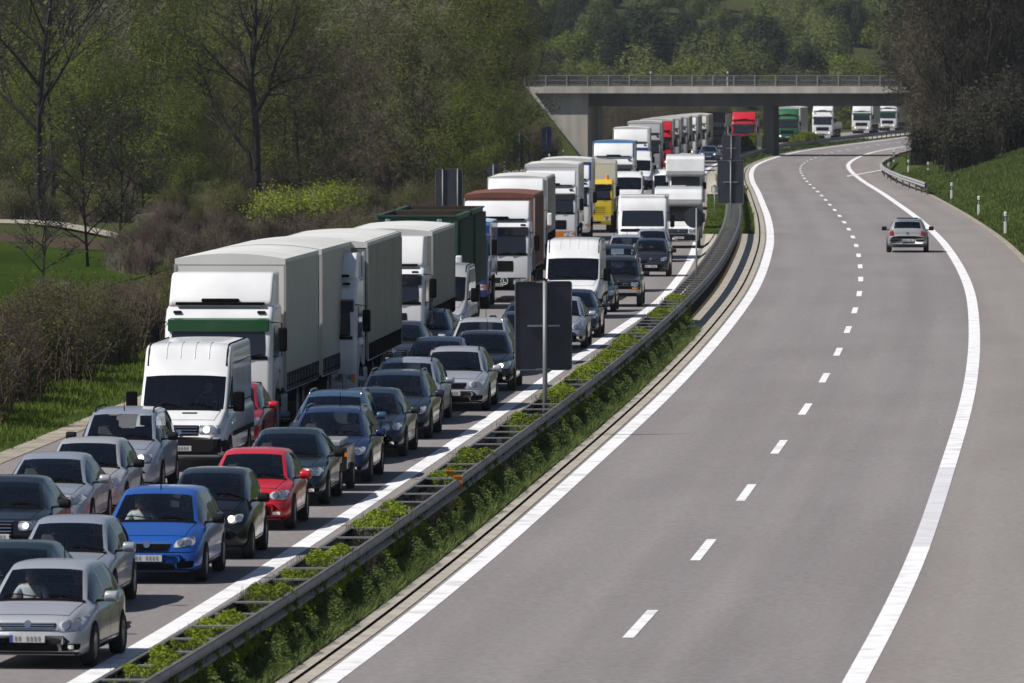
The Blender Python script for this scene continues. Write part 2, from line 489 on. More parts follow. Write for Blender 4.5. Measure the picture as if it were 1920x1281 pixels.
def pchip(pts):
    xs = [p[0] for p in pts]; ys = [p[1] for p in pts]
    n = len(xs)
    h = [xs[i + 1] - xs[i] for i in range(n - 1)]
    dl = [(ys[i + 1] - ys[i]) / h[i] for i in range(n - 1)]
    m = [dl[0]] + [0.0] * (n - 2) + [dl[-1]]
    for i in range(1, n - 1):
        if dl[i - 1] * dl[i] > 0:
            w1 = 2 * h[i] + h[i - 1]; w2 = h[i] + 2 * h[i - 1]
            m[i] = (w1 + w2) / (w1 / dl[i - 1] + w2 / dl[i])
    def f(x):
        if x <= xs[0]: return ys[0]
        if x >= xs[-1]: return ys[-1]
        i = max(k for k in range(n - 1) if xs[k] <= x)
        t = (x - xs[i]) / h[i]
        return ((1 + 2 * t) * (1 - t) ** 2 * ys[i] + t * (1 - t) ** 2 * h[i] * m[i] + t * t * (3 - 2 * t) * ys[i + 1] + t * t * (t - 1) * h[i] * m[i + 1])
    return f

# ------------------------------------------------------------------ road geometry
XC = pchip([(-200, -30), (60, -7.9), (100, -4.65), (124, -2.68), (150, -0.62), (177, 1.25), (224, 4.3), (268, 6.75), (306, 8.6), (345, 10.15),
            (386, 11.55), (438, 12.98), (488, 14.15), (536, 15.25), (593, 16.5), (651, 18.05), (714, 20.2), (767, 22.7), (818, 25.7),
            (858, 28.5), (896, 31.8), (951, 37.4), (1033, 46.3), (1120, 56.5), (1250, 73), (1500, 108), (2000, 185), (3500, 430)])
HZ = pchip([(-200, 9.3), (60, 9.15), (100, 9.1), (130, 9.03), (150, 8.9), (190, 8.7), (240, 8.5), (350, 8.3), (450, 8.4), (600, 8.8), (800, 9.6),
            (1000, 10.1), (1200, 10.3), (3500, 10.4)])
def road_z(y): return 9.0 - HZ(y)
DL = pchip([(-200, 0), (225, 0), (260, -.18), (330, -.72), (380, -.85), (470, -.85), (560, -.5), (650, 0), (3500, 0)])
def drop(u, y):
    """the queue's carriageway dips below the other one"""
    t = min(1, max(0, (-2.3 - u) / .85))
    return DL(y) * t * t * (3 - 2 * t)
def slope(y): return (XC(y + 4) - XC(y - 4)) / 8
def rp(u, y, dz=0.0): return (XC(y) + u, y, road_z(y) + drop(u, y) + dz)
def y_img(D, h):
    fw = D * math.cos(PITCH) + h * math.sin(PITCH); up = -h * math.cos(PITCH) + D * math.sin(PITCH)
    return 640.5 - FPX * up / fw
_D = [60 + 0.5 * i for i in range(2600)]
_Y = [y_img(d, HZ(d)) for d in _D]
_YL = [y_img(d, HZ(d) - DL(d)) for d in _D]
def at(px, py, left=None):
    """the road-plane point that the photograph shows at (px, py)"""
    if left is None:
        p = at(px, py, False)
        if p[0] - XC(p[1]) < -2.7: p = at(px, py, True)
        return p
    _Y = _YL if left else globals()['_Y']
    lo, hi = 0, len(_D) - 1
    while hi - lo > 1:
        m_ = (lo + hi) // 2
        if _Y[m_] > py: lo = m_
        else: hi = m_
    t = (_Y[lo] - py) / (_Y[lo] - _Y[hi])
    D = _D[lo] + t * 0.5
    return ((px - 960) * D / FPX, D, road_z(D) + (DL(D) if left else 0))

def smooth(a, b, x):
    t = min(1, max(0, (x - a) / (b - a)))
    return t * t * (3 - 2 * t)

def vnoise(x, y):
    return (math.sin(x * 0.13 + 1.7 * math.sin(y * 0.05)) + math.sin(y * 0.11 + 1.3 * math.sin(x * 0.07)) + 0.5 * math.sin(x * 0.31 + y * 0.23)) / 2.5

def ground(x, y):
    u = x - XC(y)
    z = road_z(y) + drop(u, y)
    d = max(0, -13.5 - u, u - 10.6)
    if d <= 0: return z - 0.12
    z += -0.12 + 0.12 * smooth(0, 1.0, d)
    if u > 0:
        z += 0.30 * d * smooth(0, 3, d) * (1 - smooth(8, 14, d)) + 3.2 * smooth(8, 14, d)
    else:
        z -= 0.5 * smooth(1.5, 8, d)
        z += 0.25 * vnoise(x, y) * smooth(6, 25, d)
    # hillside beyond the overbridge
    k = smooth(14, 60, d) if y < 1600 else 1
    if u < 0: k = smooth(4, 30, d) if y < 1400 else 1
    hgt = 0
    for (ya, za), (yb, zb) in zip(((1150, 0), (1260, 4.0), (1400, 9.3), (1500, 15), (1650, 34), (2000, 80), (2600, 150)),
                                  ((1260, 4.0), (1400, 9.3), (1500, 15), (1650, 34), (2000, 80), (2600, 150), (4000, 200))):
        if ya <= y <= yb: hgt = za + (zb - za) * (y - ya) / (yb - ya)
    z += hgt * k
    # left flank of the valley, rising away from the camera
    if u < -30 and y > 650: z += 0.06 * (-30 - u) * smooth(650, 900, y)
    return z
# ------------------------------------------------------------------ cars and vans
def body_sections(P):
    L, hw = P['L'], P['W'] / 2
    top, belt, plan, bot = pchip(P['top']), pchip(P['belt']), pchip(P['plan']), pchip(P['bot'])
    yc, yr, ye, yt = P['yc'], P['yr'], P['ye'], P['yt']
    zc, zr, zt_, ze = top(yc), top(yr), top(yt), top(ye)
    def c_of(y):
        if y <= yc or y >= yt: return 0.0
        if y < yr: return min(1, max(0, (top(y) - zc) / (zr - zc)))
        if y <= ye: return 1.0
        return min(1, max(0, (top(y) - zt_) / (ze - zt_)))
    ys = {0, .006, .015, .028, .045, .07, .10, .17, .26, .38, L, L - .02, L - .06, L - .13, L - .25}
    y = .5
    while y < L - .3:
        ys.add(round(y, 3)); y += .16
    for a, b in ((yc, yr), (ye, yt)):
        for k in (0, .05, .1, .2, .35, .5, .65, .8, .9, .955, 1): ys.add(a + (b - a) * k)
    for yb in P['pillars']: ys |= {yb - .035, yb + .035}
    ys |= {P['yg0'], P['yg1']}
    ys = sorted(ys)
    out = [ys[0]]
    for v in ys[1:]:
        if v - out[-1] > .008 and v <= L: out.append(v)
    ys = out
    secs = []
    for y in ys:
        c = c_of(y)
        pl = plan(y)
        w_ = hw * pl
        zt = top(y); zb = bot(y)
        zs = min(belt(y), zt - .035)
        zb = min(zb, zs - .1)
        rw = (w_ - P.get('hood_in', .17)) * (1 - c) + P['rw'] * hw * (0.97 if y > ye else 1) * c
        cr = .035 * (1 - c) + P.get('crown', .055) * c
        rz = zt - cr
        rz = max(rz, zs + .004)
        s1 = (w_ - .075, zs)
        q = []
        q.append((0, zb)); q.append((.5 * w_, zb)); q.append((.86 * w_, zb)); q.append((.965 * w_, zb + .05))
        q.append((.995 * w_, zb + .14)); q.append((w_, zb + (zs - zb) * .52)); q.append((w_ - .004, zs - .13))
        q.append((w_ - .028, zs - .035)); q.append(s1)
        bulge = .03 * c * P.get('bulge', 1)
        for t in (.07, .35, .65, .9):
            q.append((s1[0] * (1 - t) + rw * t + bulge * math.sin(math.pi * t), zs * (1 - t) + rz * t))
        q.append((rw, rz)); q.append((rw - .055, rz + (zt - rz) * .5)); q.append((rw * .62, rz + (zt - rz) * .85)); q.append((rw * .3, rz + (zt - rz) * .97)); q.append((0, zt))
        secs.append(q)
    return ys, secs, c_of

def split_side(side, P, root):
    """every pane of the side glazing becomes a part of its own"""
    edges = [-1] + list(P['pillars']) + [99]
    for sx in (-1, 1):
        for a, b in zip(edges, edges[1:]):
            fs = [f for f in side.f if a < sum(side.v[i][1] for i in f) / len(f) < b and sx * sum(side.v[i][0] for i in f) > 0]
            if not fs: continue
            used = sorted({i for f in fs for i in f}); mp = {p: q for q, p in enumerate(used)}
            m_ = MB(); m_.v = [side.v[i] for i in used]; m_.f = [tuple(mp[i] for i in f) for f in fs]; m_.m = [0] * len(fs)
            m_.build('side_window', M['glass'], root, smooth=True)

def make_shell(P, root, paint_m):
    ys, secs, c_of = body_sections(P)
    n = len(secs[0])
    ring = 2 * n - 2
    V = []
    for y, q in zip(ys, secs):
        full = [(x, z) for x, z in q] + [(-x, z) for x, z in q[-2:0:-1]]
        V += [(x, y, z) for x, z in full]
    body, side, front, rear = MB(), MB(), MB(), MB()
    for m_ in (body, side, front, rear): m_.v = V
    yc, yr, ye, yt = P['yc'], P['yr'], P['ye'], P['yt']
    for i in range(len(ys) - 1):
        ym = (ys[i] + ys[i + 1]) / 2
        c = c_of(ym)
        pil = any(abs(ym - b) < .034 for b in P['pillars'])
        for k in range(ring):
            k2 = (k + 1) % ring
            f = (i * ring + k, i * ring + k2, (i + 1) * ring + k2, (i + 1) * ring + k)[::-1]
            j = k if k < n - 1 else ring - 1 - k     # index along the half section
            tgt = body
            if 9 <= j <= 11 and P['yg0'] < ym < P['yg1'] and not pil and c > .12 and not any(a < ym < b for a, b in P.get('panel', [])): tgt = side
            elif j >= 14 and yc < ym < yr and .045 < c < .95: tgt = front
            elif j >= 14 and ye < ym < yt and .10 < c < .93 and P.get('rear_glass', True): tgt = rear
            tgt.f.append(f); tgt.m.append(0)
    for i0, rev in ((0, False), ((len(ys) - 1) * ring, True)):
        for k in range(n - 1):
            a, b = i0 + k, i0 + k + 1
            a2 = i0 + (ring - k) % ring; b2 = i0 + ring - k - 1
            if k == 0: f = (a, b, b2)
            elif k == n - 2: f = (a, b, a2)
            else: f = (a, b, b2, a2)
            body.f.append(f if rev else f[::-1]); body.m.append(0)
    full = MB(); full.v = V; full.f = body.f + side.f + front.f + rear.f
    bv = BVHTree.FromPolygons([Vector(v) for v in V], full.f)
    def clean(mb):
        used = sorted({i for f in mb.f for i in f}); mp = {a: b for b, a in enumerate(used)}
        mb.v = [V[i] for i in used]; mb.f = [tuple(mp[i] for i in f) for f in mb.f]
    for m_ in (body, side, front, rear): clean(m_)
    body.build('body', paint_m, root, smooth=True)
    if side.f: split_side(side, P, root)
    front.build('windscreen', M['glass'], root, smooth=True)
    if rear.f: rear.build('rear_window', M['glass'], root, smooth=True)
    return bv, (ys, secs, c_of)

def wheel(root, x, y, r, wd=.2, rim_m=None, spokes=5, double=False):
    sg = 1 if x > 0 else -1
    mb = MB()
    prof = [(-wd, r * .6), (-wd, r * .93), (-wd + .03, r), (-.03, r), (0, r * .94), (0.004, r * .72), (-.015, r * .66), (-.03, r * .62)]
    mb.lathe_x(prof, x, y, r, 22, sg)
    t = mb.build('wheel', M['rubber'], root, smooth=True)
    b = MB()
    b.lathe_x([(-.03, r * .64), (-.012, r * .63), (-.02, r * .56), (-.07, r * .52), (-.08, .001)], x, y, r, 20, sg)
    for k in range(spokes):
        a = 2 * math.pi * k / spokes + .3
        ca, sa = math.cos(a), math.sin(a)
        hw = r * .09
        p = []
        for rr, xx in ((.05, -.025), (r * .58, -.02)):
            for s_ in (-1, 1):
                p.append((x + sg * xx, y + ca * rr - sa * hw * s_, r + sa * rr + ca * hw * s_))
        q = [(px - sg * .05, py, pz) for px, py, pz in p]
        b.add(p + q, [(0, 1, 3, 2), (0, 2, 6, 4), (1, 5, 7, 3), (2, 3, 7, 6)])
    b.lathe_x([(-.02, .001), (-.02, r * .16), (-.05, r * .17)], x, y, r, 12, sg)
    b.build('rim', rim_m or M['rim'], t)
    return t

def car_interior(P, root, seats=2):
    """dashboard, floor, seats and steering wheel seen through the glass"""
    hw = P['W'] / 2 - .12
    belt = pchip(P['belt'])
    zd = P['zseat'] + .42
    mb = MB()
    y0 = P['yc'] + .10
    mb.rbox(-hw, hw, y0, y0 + .62, P['zseat'] - .2, belt(y0) - .015, .05)
    mb.box(-hw, hw, y0, P['yt'] - .12 if P['yt'] < P['L'] - .1 else P['L'] - .35, P['zseat'] - .26, P['zseat'] - .2)
    mb.build('dashboard', M['interior'], root)
    sy = P['yseat']
    for s_ in (-1, 1):
        m2 = MB()
        x = s_ * P['W'] * .205
        m2.rbox(x - .25, x + .25, sy - .05, sy + .5, P['zseat'] - .16, P['zseat'], .05)
        prof = [(sy + .42, P['zseat'] - .05), (sy + .56, P['zseat'] - .05), (sy + .78, P['zseat'] + .56), (sy + .66, P['zseat'] + .58)]
        m2.pillow(prof, x - .235, x + .235, .05)
        m2.pillow(rect_prof(sy + .68, sy + .77, P['zseat'] + .60, P['zseat'] + .80, .03), x - .13, x + .13, .03)
        m2.build('seat', M['seat'], root)
    if P.get('rear_seat', True):
        m3 = MB()
        m3.rbox(-hw + .08, hw - .08, sy + 1.25, sy + 1.40, P['zseat'] - .1, P['zseat'] + .50, .05)
        for x in (-.38, .38): m3.rbox(x - .12, x + .12, sy + 1.28, sy + 1.36, P['zseat'] + .52, P['zseat'] + .68, .03)
        m3.build('rear_seat', M['seat'], root)
    sw = MB()
    x = P['W'] * .205
    c = Vector((x, sy - .28, P['zseat'] + .30))
    pts = []
    for k in range(17):
        a = 2 * math.pi * k / 16
        pts.append(c + Vector((math.cos(a) * .185, math.sin(a) * .08, math.sin(a) * .17)))
    sw.tube(pts, .014, 5, False)
    sw.tube([c - Vector((.18, 0, 0)), c + Vector((.18, 0, 0))], .018, 5)
    sw.build('steering_wheel', M['trim'], root)

def mirror(root, P, mt, big=False):
    belt = pchip(P['belt'])
    hw = P['W'] / 2
    y = P['yc'] + P.get('ymir', .52)
    z = belt(y) + (.06 if not big else .10)
    plan = pchip(P['plan'])
    x0 = hw * plan(y) - .07
    for s_ in (-1, 1):
        mb = MB()
        if big: mb.rbox(*(sorted((s_ * (x0 + .08), s_ * (x0 + .32)))), y - .05, y + .08, z - .10, z + .32, .045)
        else:
            mb.pillow([(y - .09, z + .05), (y - .05, z - .04), (y + .05, z - .05), (y + .06, z + .11), (y - .03, z + .12)], *(sorted((s_ * (x0 + .09), s_ * (x0 + .30)))), .04)
        o = mb.build('mirror', mt, root, smooth=not big)
        a = MB()
        a.tube([(s_ * (x0 - .02), y + .02, z - .03), (s_ * (x0 + .14), y, z - .01)], .022, 5)
        a.build('mirror_arm', M['trim'], o)

def seams(P, bv, root, ys_list, zlo, zhi):
    mb = MB()
    for y in ys_list:
        for sd_ in ('right', 'left'):
            patch(bv, [(y - .007, zlo), (y + .007, zlo), (y + .007, zhi), (y - .007, zhi)], sd_, 1, 10, .004, mb=mb)
    if len(ys_list) > 1:
        for sd_ in ('right', 'left'):
            patch(bv, [(ys_list[0], zlo - .006), (ys_list[-1], zlo - .006), (ys_list[-1], zlo + .006), (ys_list[0], zlo + .006)], sd_, 14, 1, .004, mb=mb)
    return mb.build('door_seam', M['black'], root)

def plate_part(bv, root, x, z, axis='front', w=.26, h=.055):
    mb = MB()
    patch(bv, [(x - w, z - h), (x + w, z - h), (x + w, z + h), (x - w, z + h)], axis, 6, 2, .028, mb=mb)
    pl = mb.build('licence_plate', M['plate'], root)
    ink = MB()
    rr = random.Random(int(w * 1000))
    for k in range(7):
        if k == 2: continue
        a = x - w + .075 + k * .058
        patch(bv, [(a, z - .034), (a + .034, z - .034), (a + .034, z + .034), (a, z + .034)], axis, 1, 1, .033, mb=ink)
    ink.build('plate_characters', M['plate_ink'], pl)
    b2 = MB()
    s_ = 1 if axis == 'rear' else -1
    patch(bv, sorted([(x + s_ * (w - .045), z - h), (x + s_ * w, z - h)]) + sorted([(x + s_ * (w - .045), z + h), (x + s_ * w, z + h)], reverse=True), axis, 1, 1, .033, mb=b2)
    b2.build('plate_band', M['plate_blue'], pl)

def make_car(name, P):
    root = empty(name)
    pm = P.get('paint', PAINT)
    bv, info = make_shell(P, root, pm)
    L, hw = P['L'], P['W'] / 2
    # black lower bumper and sill bands
    r = P['R']
    for y in P['axles']:
        for s_ in (-1, 1):
            wheel(root, s_ * (hw + .012), y, r, .2, P.get('rim', M['rim']), P.get('spokes', 5))
    ar = MB()
    for y in P['axles']:
        for s_ in (-1, 1):
            n = 18
            pts_i, pts_o = [], []
            for k in range(n + 1):
                a = math.pi * k / n
                yy, zz = y + math.cos(a) * (r + .055), r + math.sin(a) * (r + .055)
                h = bv.ray_cast(Vector((s_ * 4, yy, max(zz, .25))), Vector((-s_, 0, 0)))
                xx = abs(h[0].x) if h[0] is not None else hw * .95
                pts_o.append((s_ * (xx + .006), yy, zz)); pts_i.append((s_ * (xx + .006), y + math.cos(a) * (r - .02), r + math.sin(a) * (r - .02)))
            b0 = len(pts_o)
            ar.add(pts_o + pts_i, [(k, k + 1, b0 + k + 1, b0 + k) if s_ < 0 else (k, b0 + k, b0 + k + 1, k + 1) for k in range(n)])
    ar.build('wheel_arch', M['black'], root)
    F = P['face']
    for s_ in (-1, 1):
        c = [(s_ * a, b) for a, b in F['headlight']]
        if s_ < 0: c = [c[1], c[0], c[3], c[2]]
        mb = MB(); patch(bv, c, 'front', 8, 5, .010, F.get('round', .35), mb)
        hl = mb.build('headlight', M['lens'], root, smooth=True)
        cx = sum(p[0] for p in c) / 4; cz = sum(p[1] for p in c) / 4
        rr_ = F.get('lamp', .055)
        for k, dx in enumerate((-.075, .06)):
            mb = MB(); x_ = cx + s_ * dx
            patch(bv, [(x_ - rr_, cz - rr_), (x_ + rr_, cz - rr_), (x_ + rr_, cz + rr_), (x_ - rr_, cz + rr_)], 'front', 6, 6, .018, 1.0, mb)
            mb.build('lamp', M['lit'] if (P.get('lights') and k == 0) else M['reflector'], hl, smooth=True)
        mb = MB()
        for a, b in (((c[0][0], c[0][1]), (c[1][0], c[1][1])),):
            pass
        for nm, cc, mt in F.get('side', []):
            c2 = [(s_ * a, b) for a, b in cc]
            if s_ < 0: c2 = [c2[1], c2[0], c2[3], c2[2]]
            mb = MB(); patch(bv, c2, 'front', 10, 5, .018 if nm == 'fog_lamp' else .011, .3, mb); mb.build(nm, mt, root)
    for nm, cc, mt, off in F.get('mid', []):
        mb = MB(); patch(bv, cc, 'front', 24, 5, off + .007, .12, mb); mb.build(nm, mt, root)
    if F.get('slats'):
        a, b, zs_ = F['slats']
        mb = MB()
        for z in zs_: patch(bv, [(a, z - .008), (b, z - .008), (b, z + .008), (a, z + .008)], 'front', 24, 1, .026, mb=mb)
        mb.build('grille_slats', M['chrome'], root)
    if P['W'] < 1.9 and P['L'] > 3.8:
        zb_ = F['mid'][0][1][0][1] - .03
        mb = MB(); patch(bv, [(-hw * .93, zb_ - .006), (hw * .93, zb_ - .006), (hw * .93, zb_ + .006), (-hw * .93, zb_ + .006)], 'front', 30, 1, .004, 0, mb); mb.build('bumper_seam', M['black'], root)
    if F.get('badge'):
        z = F['badge']; mb = MB()
        patch(bv, [(-.055, z - .055), (.055, z - .055), (.055, z + .055), (-.055, z + .055)], 'front', 6, 6, .032, 1.0, mb)
        mb.build('badge', M['chrome'], root)
    plate_part(bv, root, 0, F['plate'])
    mirror(root, P, P.get('mirror', pm), P.get('big_mirror', False))
    belt = pchip(P['belt'])
    zb = belt(P['yc'] + .5) - .03
    yd0 = P['yc'] + .22
    doors = [yd0] + P['pillars'][:P.get('doors', 2) - 1 + 1] + [P.get('ydoor_end', P['yg1'] - .2)]
    seams(P, bv, root, doors, .34, zb)
    mb = MB()
    for y in doors[1:]:
        for sd_ in ('right', 'left'):
            patch(bv, [(y - .20, zb - .10), (y - .05, zb - .10), (y - .05, zb - .065), (y - .20, zb - .065)], sd_, 3, 1, .022, mb=mb)
    mb.build('door_handle', P.get('handle', pm), root)
    # bonnet shut line, screen rubber, wipers
    mb = MB()
    yh = F.get('bonnet', .22)
    top = pchip(P['top'])
    for s_ in (-1, 1):
        pts = []
        for k in range(9):
            y = yh + (P['yc'] - yh) * k / 8
            x = s_ * (hw - .20 - .10 * (1 - k / 8))
            h = bv.ray_cast(Vector((x, y, 5)), Vector((0, 0, -1)))
            if h[0] is not None: pts.append(h[0] + Vector((0, 0, .001)))
        if len(pts) > 2: mb.tube(pts, .006, 4)
    pts = []
    for k in range(11):
        x = (hw - .30) * (2 * k / 10 - 1)
        h = bv.ray_cast(Vector((x, yh + .02 * abs(2 * k / 10 - 1), 5)), Vector((0, 0, -1)))
        if h[0] is not None: pts.append(h[0] + Vector((0, 0, .001)))
    if len(pts) > 2: mb.tube(pts, .006, 4)
    mb.build('bonnet_seam', M['black'], root)
    mb = MB()
    patch(bv, [(-hw * .80, P['yc'] - .04), (hw * .80, P['yc'] - .04), (hw * .78, P['yc'] + .05), (-hw * .78, P['yc'] + .05)], 'top', 12, 2, .010, mb=mb)
    mb.build('scuttle', M['black'], root)
    for x0 in (-.55, .12):
        mb = MB(); pts = []
        for k in range(6):
            x = x0 + .52 * k / 5
            y = P['yc'] + .07 + .03 * math.sin(k)
            h = bv.ray_cast(Vector((x, y + (P['yr'] - P['yc']) * .05, 5)), Vector((0, 0, -1)))
            if h[0] is not None: pts.append(h[0] + Vector((0, -.01, .016)))
        if len(pts) > 1:
            mb.tube(pts, .010, 4); mb.build('wiper', M['black'], root)
    # lower black valance and sill
    mb = MB()
    b_ = pchip(P['bot'])
    for sd_ in ('right', 'left'):
        patch(bv, [(P['axles'][0] + r + .04, .20), (P['axles'][1] - r - .04, .20), (P['axles'][1] - r - .04, .29), (P['axles'][0] + r + .04, .29)], sd_, 8, 2, .006, mb=mb)
    patch(bv, [(-hw * .85, .20), (hw * .85, .20), (hw * .88, .255), (-hw * .88, .255)], 'front', 24, 2, .012, mb=mb)
    mb.build('sill', M['trim'], root)
    if P.get('rails'):
        for s_ in (-1, 1):
            mb = MB(); pts = []
            for k in range(12):
                y = P['yr'] + .12 + (P['ye'] - P['yr'] - .25) * k / 11
                x = s_ * (P['rw'] * hw - .045)
                h = bv.ray_cast(Vector((x, y, 5)), Vector((0, 0, -1)))
                lift = .055 if 0 < k < 11 else 0
                if h[0] is not None: pts.append(h[0] + Vector((0, 0, lift)))
            mb.tube(pts, .018, 6); mb.build('roof_rail', P['rails'], root, smooth=True)
    if P.get('antenna'):
        ya, x = P['antenna']
        h = bv.ray_cast(Vector((x, ya, 5)), Vector((0, 0, -1)))
        mb = MB(); mb.tube([h[0] - Vector((0, 0, .02)), h[0] + Vector((0, -.04, .30))], [.012, .005], 5); mb.build('antenna', M['black'], root)
    # tail
    T = P['tail']
    for s_ in (-1, 1):
        c = [(s_ * a, b) for a, b in T['light']]
        if s_ < 0: c = [c[1], c[0], c[3], c[2]]
        mb = MB(); patch(bv, c, 'rear', 5, 5, .010, .15, mb); mb.build('tail_light', M['red_lens'], root)
    plate_part(bv, root, 0, T['plate'], 'rear')
    mb = MB()
    patch(bv, [(-hw * .85, .20), (hw * .85, .20), (hw * .88, .34), (-hw * .88, .34)], 'rear', 14, 2, .007, mb=mb)
    for s_ in (-1, 1):
        a, b = sorted((s_ * .36, s_ * .80)); patch(bv, [(a, T['plate'] - .03), (b, T['plate'] - .03), (b, T['plate'] + .03), (a, T['plate'] + .03)], 'rear', 6, 1, .012, mb=mb)
    mb.build('rear_bumper_trim', M['trim'], root)
    mb = MB()
    patch(bv, [(-.06, T['badge'] - .05), (.06, T['badge'] - .05), (.06, T['badge'] + .05), (-.06, T['badge'] + .05)], 'rear', 5, 5, .014, 1.0, mb)
    mb.build('tail_badge', M['chrome'], root)
    car_interior(P, root)
    root['_len'] = L
    return root, bv

def spec(**k):
    base = dict(plan=[(0, .70), (.03, .78), (.10, .87), (.22, .93), (.45, .97), (.8, .99), (1.4, 1.0), (2.8, 1.0), (3.6, .985), (4.0, .95), (4.25, .88)],
                bot=[(0, .30), (.06, .24), (.4, .20), (3.4, .20), (4.0, .26), (4.3, .34)],
                R=.31, zseat=.52, pillars=[2.05, 2.95], bulge=1)
    base.update(k)
    return base
def scale_plan(L, tail=.86):
    return [(0, .60), (.015, .71), (.04, .785), (.10, .87), (.22, .93), (.45, .97), (.8, .99), (1.4, 1.0), (L - 1.1, 1.0), (L - .55, .975), (L - .2, .93), (L - .05, .88), (L, tail - .04)]
def scale_bot(L): return [(0, .36), (.015, .28), (.05, .215), (.4, .19), (L - .9, .20), (L - .3, .26), (L, .36)]

FACE_HATCH = dict(headlight=[(.46, .55), (.82, .59), (.84, .78), (.43, .69)], plate=.455, badge=.67, lamp=.058,
                  side=[('fog_lamp_recess', [(.50, .27), (.76, .29), (.78, .38), (.50, .38)], M['black']),
                        ('fog_lamp', [(.60, .30), (.68, .30), (.68, .365), (.60, .365)], M['reflector'])],
                  mid=[('grille', [(-.40, .60), (.40, .60), (.43, .685), (-.43, .685)], M['black'], .008),
                       ('bumper_intake', [(-.47, .27), (.47, .27), (.44, .375), (-.44, .375)], M['black'], .008)],
                  slats=(-.40, .40, (.615, .65, .68)))
FACE_OVAL = dict(headlight=[(.46, .57), (.82, .58), (.82, .75), (.46, .74)], plate=.47, badge=.68, lamp=.05, round=.9,
                 side=[('fog_lamp', [(.52, .30), (.66, .30), (.66, .36), (.52, .36)], M['reflector'])],
                 mid=[('grille', [(-.40, .63), (.40, .63), (.42, .71), (-.42, .71)], M['black'], .008),
                      ('bumper_intake', [(-.50, .28), (.50, .28), (.46, .37), (-.46, .37)], M['black'], .008)],
                 slats=(-.38, .38, (.67,)))
FACE_WIDE = dict(headlight=[(.42, .58), (.83, .60), (.83, .745), (.41, .74)], plate=.47, badge=.70, lamp=.05, round=.2,
                 side=[('fog_lamp_recess', [(.48, .27), (.76, .28), (.78, .36), (.48, .36)], M['black']),
                       ('fog_lamp', [(.57, .285), (.68, .285), (.68, .35), (.57, .35)], M['reflector'])],
                 mid=[('grille', [(-.30, .38), (.30, .38), (.34, .735), (-.34, .735)], M['black'], .008),
                      ('grille_frame', [(-.33, .73), (.33, .73), (.34, .75), (-.34, .75)], M['chrome'], .016)],
                 slats=(-.29, .29, (.45, .51, .57, .63, .69)))
FACE_LOW = dict(headlight=[(.43, .57), (.82, .59), (.83, .75), (.47, .71)], plate=.44, badge=.67, lamp=.05, round=.35,
                side=[('fog_lamp_recess', [(.50, .26), (.78, .28), (.80, .40), (.52, .38)], M['black'])],
                mid=[('grille', [(-.36, .57), (.36, .57), (.41, .68), (-.41, .68)], M['black'], .008),
                     ('grille_frame', [(-.41, .68), (.41, .68), (.41, .70), (-.41, .70)], M['chrome'], .014),
                     ('bumper_intake', [(-.50, .25), (.50, .25), (.45, .345), (-.45, .345)], M['black'], .008)])
TAIL = dict(light=[(.55, .72), (.78, .70), (.76, .95), (.58, .93)], plate=.52, badge=.82)

SP = {}
SP['hatchback'] = spec(L=4.15, W=1.75, plan=scale_plan(4.15), bot=scale_bot(4.15),
    top=[(0, .50), (.015, .59), (.04, .675), (.12, .755), (.30, .81), (.65, .885), (1.02, .955), (1.30, 1.11), (1.62, 1.30), (1.86, 1.405), (2.3, 1.465), (3.0, 1.455), (3.62, 1.36), (3.90, 1.10), (4.02, .98), (4.10, .93), (4.15, .70)],
    belt=[(0, .52), (.1, .62), (.35, .70), (1.0, .865), (2.0, .90), (3.3, .94), (4.15, .95)], yc=1.02, yr=1.86, ye=3.62, yt=4.02, yg0=1.15, yg1=3.50,
    rw=.66, axles=(.82, 3.38), yseat=1.95, pillars=[2.18, 3.02], face=FACE_HATCH, tail=TAIL, antenna=(3.3, 0))
SP['old_hatchback'] = spec(L=4.1, W=1.72, plan=scale_plan(4.1), bot=scale_bot(4.1),
    top=[(0, .50), (.015, .59), (.04, .675), (.10, .75), (.30, .80), (.70, .86), (1.08, .92), (1.35, 1.08), (1.66, 1.26), (1.92, 1.365), (2.3, 1.42), (3.0, 1.41), (3.62, 1.33), (3.90, 1.08), (3.98, .98), (4.05, .93), (4.1, .70)],
    belt=[(0, .52), (.1, .62), (.35, .70), (1.0, .84), (2.0, .88), (3.3, .91), (4.1, .93)], yc=1.08, yr=1.92, ye=3.62, yt=3.98, yg0=1.2, yg1=3.45,
    rw=.66, axles=(.80, 3.30), yseat=1.95, pillars=[2.18, 3.0], face=FACE_OVAL, tail=TAIL)
SP['estate'] = spec(L=4.65, W=1.82, plan=scale_plan(4.65), bot=scale_bot(4.65),
    top=[(0, .50), (.015, .59), (.04, .67), (.12, .75), (.35, .805), (.75, .88), (1.15, .945), (1.45, 1.11), (1.80, 1.30), (2.06, 1.40), (2.5, 1.46), (3.4, 1.455), (4.15, 1.38), (4.42, 1.10), (4.52, .98), (4.60, .93), (4.65, .70)],
    belt=[(0, .52), (.1, .62), (.35, .70), (1.1, .86), (2.2, .89), (3.6, .93), (4.65, .95)], yc=1.15, yr=2.06, ye=4.15, yt=4.52, yg0=1.28, yg1=4.05,
    rw=.66, axles=(.90, 3.60), yseat=2.1, pillars=[2.32, 3.20, 3.72], face=FACE_LOW, tail=TAIL, rails=M['chrome'], antenna=(4.0, 0))
SP['big_estate'] = dict(SP['estate'], face=FACE_WIDE)
